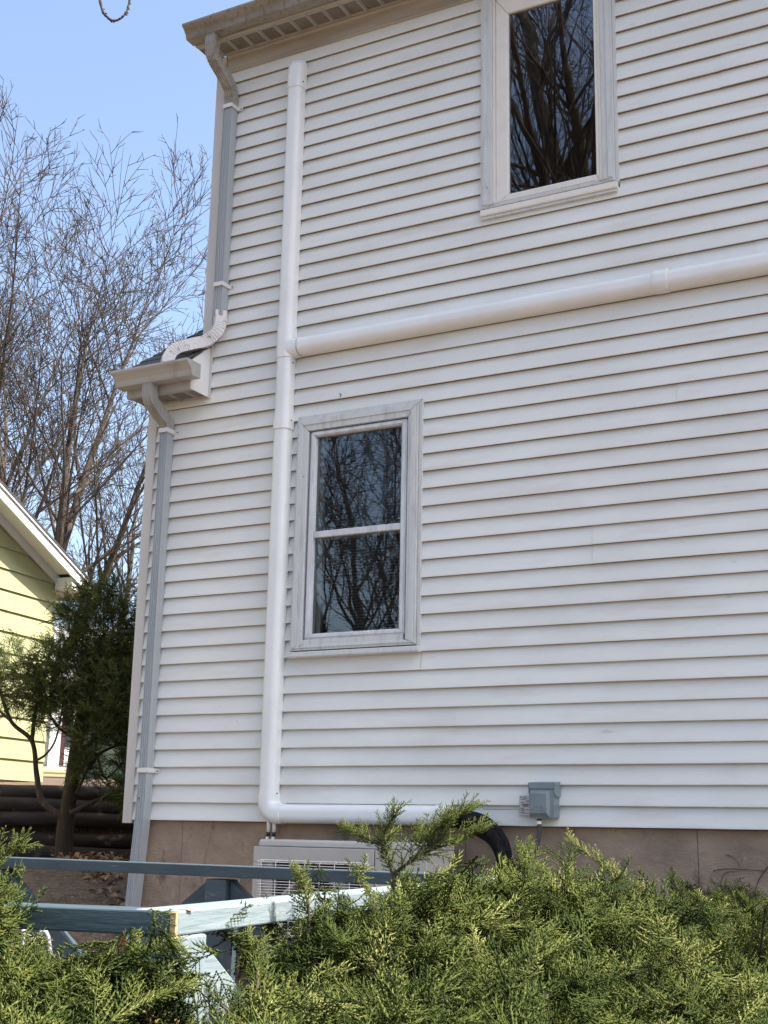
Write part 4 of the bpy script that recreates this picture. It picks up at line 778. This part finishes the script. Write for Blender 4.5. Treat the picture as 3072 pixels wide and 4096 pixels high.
# ================================================================ retaining log wall, stones, litter, small shrub
LW = thing('log_wall', 'low retaining wall of stacked dark logs below the yellow house', 'retaining wall', (-7.5, 2.2, -.3))
rg = random.Random(8)
for k in range(5):
    z = -.27 + k * .128; ar = 7.56 - .028 * (4 - k); c = []
    for i in range(15):
        b_ = -4.5 + i * .62 + .0; x, y = ab(ar, b_); c.append((x + rg.uniform(-.025, .025), y + rg.uniform(-.025, .025), z + rg.uniform(-.008, .008) + .022 * math.sin(b_ * .9 + k * 2)))
    cc = catmull(c, 3); MB().tube(cc, .066, 14, scales=[1 + rg.uniform(-.05, .05) for _ in cc]).make('log', 'log', LW, smooth=True)
def stones():
    rg = random.Random(5)
    for i, (u, b0) in enumerate([(8.9, .9), (8.85, 1.3), (8.9, 1.72), (8.8, 2.05), (8.9, 2.4)]):
        x, y = ab(u, b0); me = bpy.data.meshes.new('stone'); bm = bmesh.new(); bmesh.ops.create_icosphere(bm, subdivisions=2, radius=1)
        for v in bm.verts: v.co *= 1 + rg.uniform(-.12, .12); v.co = Vector((v.co.x * .17, v.co.y * .1, v.co.z * .06))
        bm.to_mesh(me); bm.free(); o = link('stone', me, 'stone', smooth=True); o.location = (x, y, ground_z(x, y) + .03); o.rotation_euler = (0, 0, .7 + rg.uniform(-.3, .3))
        tag(o, ['pale edging stone nearest the yellow house corner', 'second pale edging stone from the yellow house corner', 'middle pale edging stone of the row above the log wall', 'fourth pale edging stone from the yellow house corner', 'edging stone at the evergreen trunk end of the row'][i], 'stone', 'edging stones above the log wall')
stones()
def litter():
    rng = np.random.default_rng(6); V = []; F = []; n = 0
    def leaf(x, y, z, L, rng):
        nonlocal n
        a = rng.random() * 6.28; tl = rng.normal(0, .55); d = np.array([math.cos(a), math.sin(a), tl]); d /= np.linalg.norm(d); sd_ = np.cross(d, [0, 0, 1.]); sd_ /= np.linalg.norm(sd_); sd_ = sd_ + np.array([0, 0, rng.normal(0, .5)]); upv = np.array([0, 0, 1.]); p = np.array([x, y, z]); c = rng.uniform(.1, .5)
        V.extend([p, p + d * L * .5 + sd_ * L * .32 + upv * L * c * .5, p + d * L, p + d * L * .5 - sd_ * L * .32 + upv * L * c * .5, p + d * L * .5 - upv * L * .05]); F.extend([(n, n + 1, n + 4), (n + 1, n + 2, n + 4), (n + 2, n + 3, n + 4), (n + 3, n, n + 4)]); n += 5
    for i in range(9000):
        a = rng.uniform(3.2, 7.45); b = rng.uniform(-3.2, 4.2); x, y = ab(a, b)
        if -5.1 < x and y > -.05: continue
        leaf(x, y, gz(a) + rng.uniform(0, .03), rng.uniform(.03, .075), rng)
    for i in range(3500):
        a = rng.uniform(7.7, 9.4); b = rng.uniform(-2.5, 3.2); x, y = ab(a, b); leaf(x, y, gz(a) + rng.uniform(0, .05), rng.uniform(.03, .07), rng)
    for i in range(900):
        a = 8.2 + rng.normal(0, .25); b = .55 + rng.normal(0, .3); x, y = ab(a, b); leaf(x, y, gz(a) + rng.uniform(0, .12), rng.uniform(.04, .08), rng)
    me = tri_mesh('leaf_litter', np.array(V), np.array(F)); tag(link('leaf_litter', me, 'litter'), 'dead brown leaves lying on the ground and above the log wall', 'leaves', None, 'stuff')
litter()
def broad_shrub():
    rng = np.random.default_rng(9); T = thing('leafy_shrub', 'small green broadleaf shrub at the top of the log wall', 'shrub', (-7.45, 3.0, .25)); V = []; F = []; tn = []; n = 0
    for k in range(16):
        b0 = np.array([-7.45 + rng.normal(0, .14), 3.0 + rng.normal(0, .12), .22]); tip = b0 + np.array([rng.normal(0, .1), rng.normal(-.05, .08), rng.uniform(.12, .34)]); MB().tube([tuple(b0), tuple(tip)], .004, 5).make('stem', 'redbark', T)
        for j in range(20):
            p = b0 + (tip - b0) * rng.uniform(.3, 1); a = rng.random() * 6.28; d = np.array([math.cos(a), math.sin(a), rng.normal(.1, .4)]); d /= np.linalg.norm(d); s_ = np.cross(d, [0, 0, 1.]) + np.array([0, 0, rng.normal(0, .3)]); L = rng.uniform(.035, .06)
            V.extend([p, p + d * L * .5 + s_ * L * .25, p + d * L, p + d * L * .5 - s_ * L * .25]); F.append((n, n + 1, n + 2, n + 3)); t = rng.random(); tn += [t] * 4; n += 4
    link('foliage', tri_mesh('foliage', np.array(V), np.array(F), np.array(tn)), 'broad', T)
broad_shrub()
# ================================================================ far buildings glimpsed under the evergreen
FH = thing('grey_house', 'distant grey sided house with white door trim and maroon shutters', 'house', (-28, 27, 1.6))
ang = R_(38); MF = Matrix.Rotation(ang, 4, 'Z'); MF.translation = Vector((-28.3, 24.8, 1.72))
def fmake(mb, name, m, parent=FH, **kw): mb.v = [tuple(MF @ Vector(v)) for v in mb.v]; return mb.make(name, m, parent, **kw)
fmake(MB().box((-6, 0, .0), (8, 7, 2.7)), 'wall', 'greyhouse'); fmake(MB().box((-6.1, -.1, -.6), (8.1, 7.1, -.005)), 'foundation', 'stone')
fmake(MB().prism([(-.5, 2.71), (3.5, 4.9), (7.5, 2.71)], 0, -6.4, 8.4), 'roof', 'greyhouse'); fmake(MB().box((-6, -1.2, -.45), (3, -.11, -.05)), 'porch_step', 'stone')
fmake(MB().box((-.05, -.12, 0), (.28, -.004, 2.3)).box((.75, -.10, 0), (.85, -.004, 2.2)), 'door_trim', 'nwhite'); fmake(MB().box((.30, -.05, .05), (.42, -.004, 2.1)), 'door', 'maroon'); fmake(MB().box((.425, -.05, .05), (.74, -.004, 2.1)), 'door_leaf', 'nwhite'); fmake(MB().box((.42, -.06, .6), (.62, -.051, 1.9)), 'door_pane', 'darkglass')
wn = fmake(MB().box((2.3, -.08, .55), (3.5, -.004, 1.95)), 'window', 'nwhite'); fmake(MB().box((2.42, -.09, .67), (3.38, -.081, 1.83)), 'pane', 'darkglass', wn); fmake(MB().box((1.85, -.06, .5), (2.24, -.004, 1.95)), 'shutter', 'maroon'); fmake(MB().box((3.56, -.06, .5), (3.95, -.004, 1.95)), 'shutter', 'maroon')
SHD = thing('green_shed', 'pale green outbuilding partly hidden by the evergreen trunk', 'shed', (-13, 10.5, .5))
B('wall', (-13.75, 9.35, .2), (-9.5, 12.5, 2.6), 'shedgreen', SHD); MB().prism([(9.1, 2.601), (10.9, 3.3), (12.8, 2.601)], 0, -13.9, -9.3).make('roof', 'shingle', SHD); B('sunlit_strip', (-13.78, 9.325, .2), (-13.62, 9.349, 2.59), 'nwhite', SHD)  # white strip added to paint the shed's left edge as sunlit
# no flow: end of script
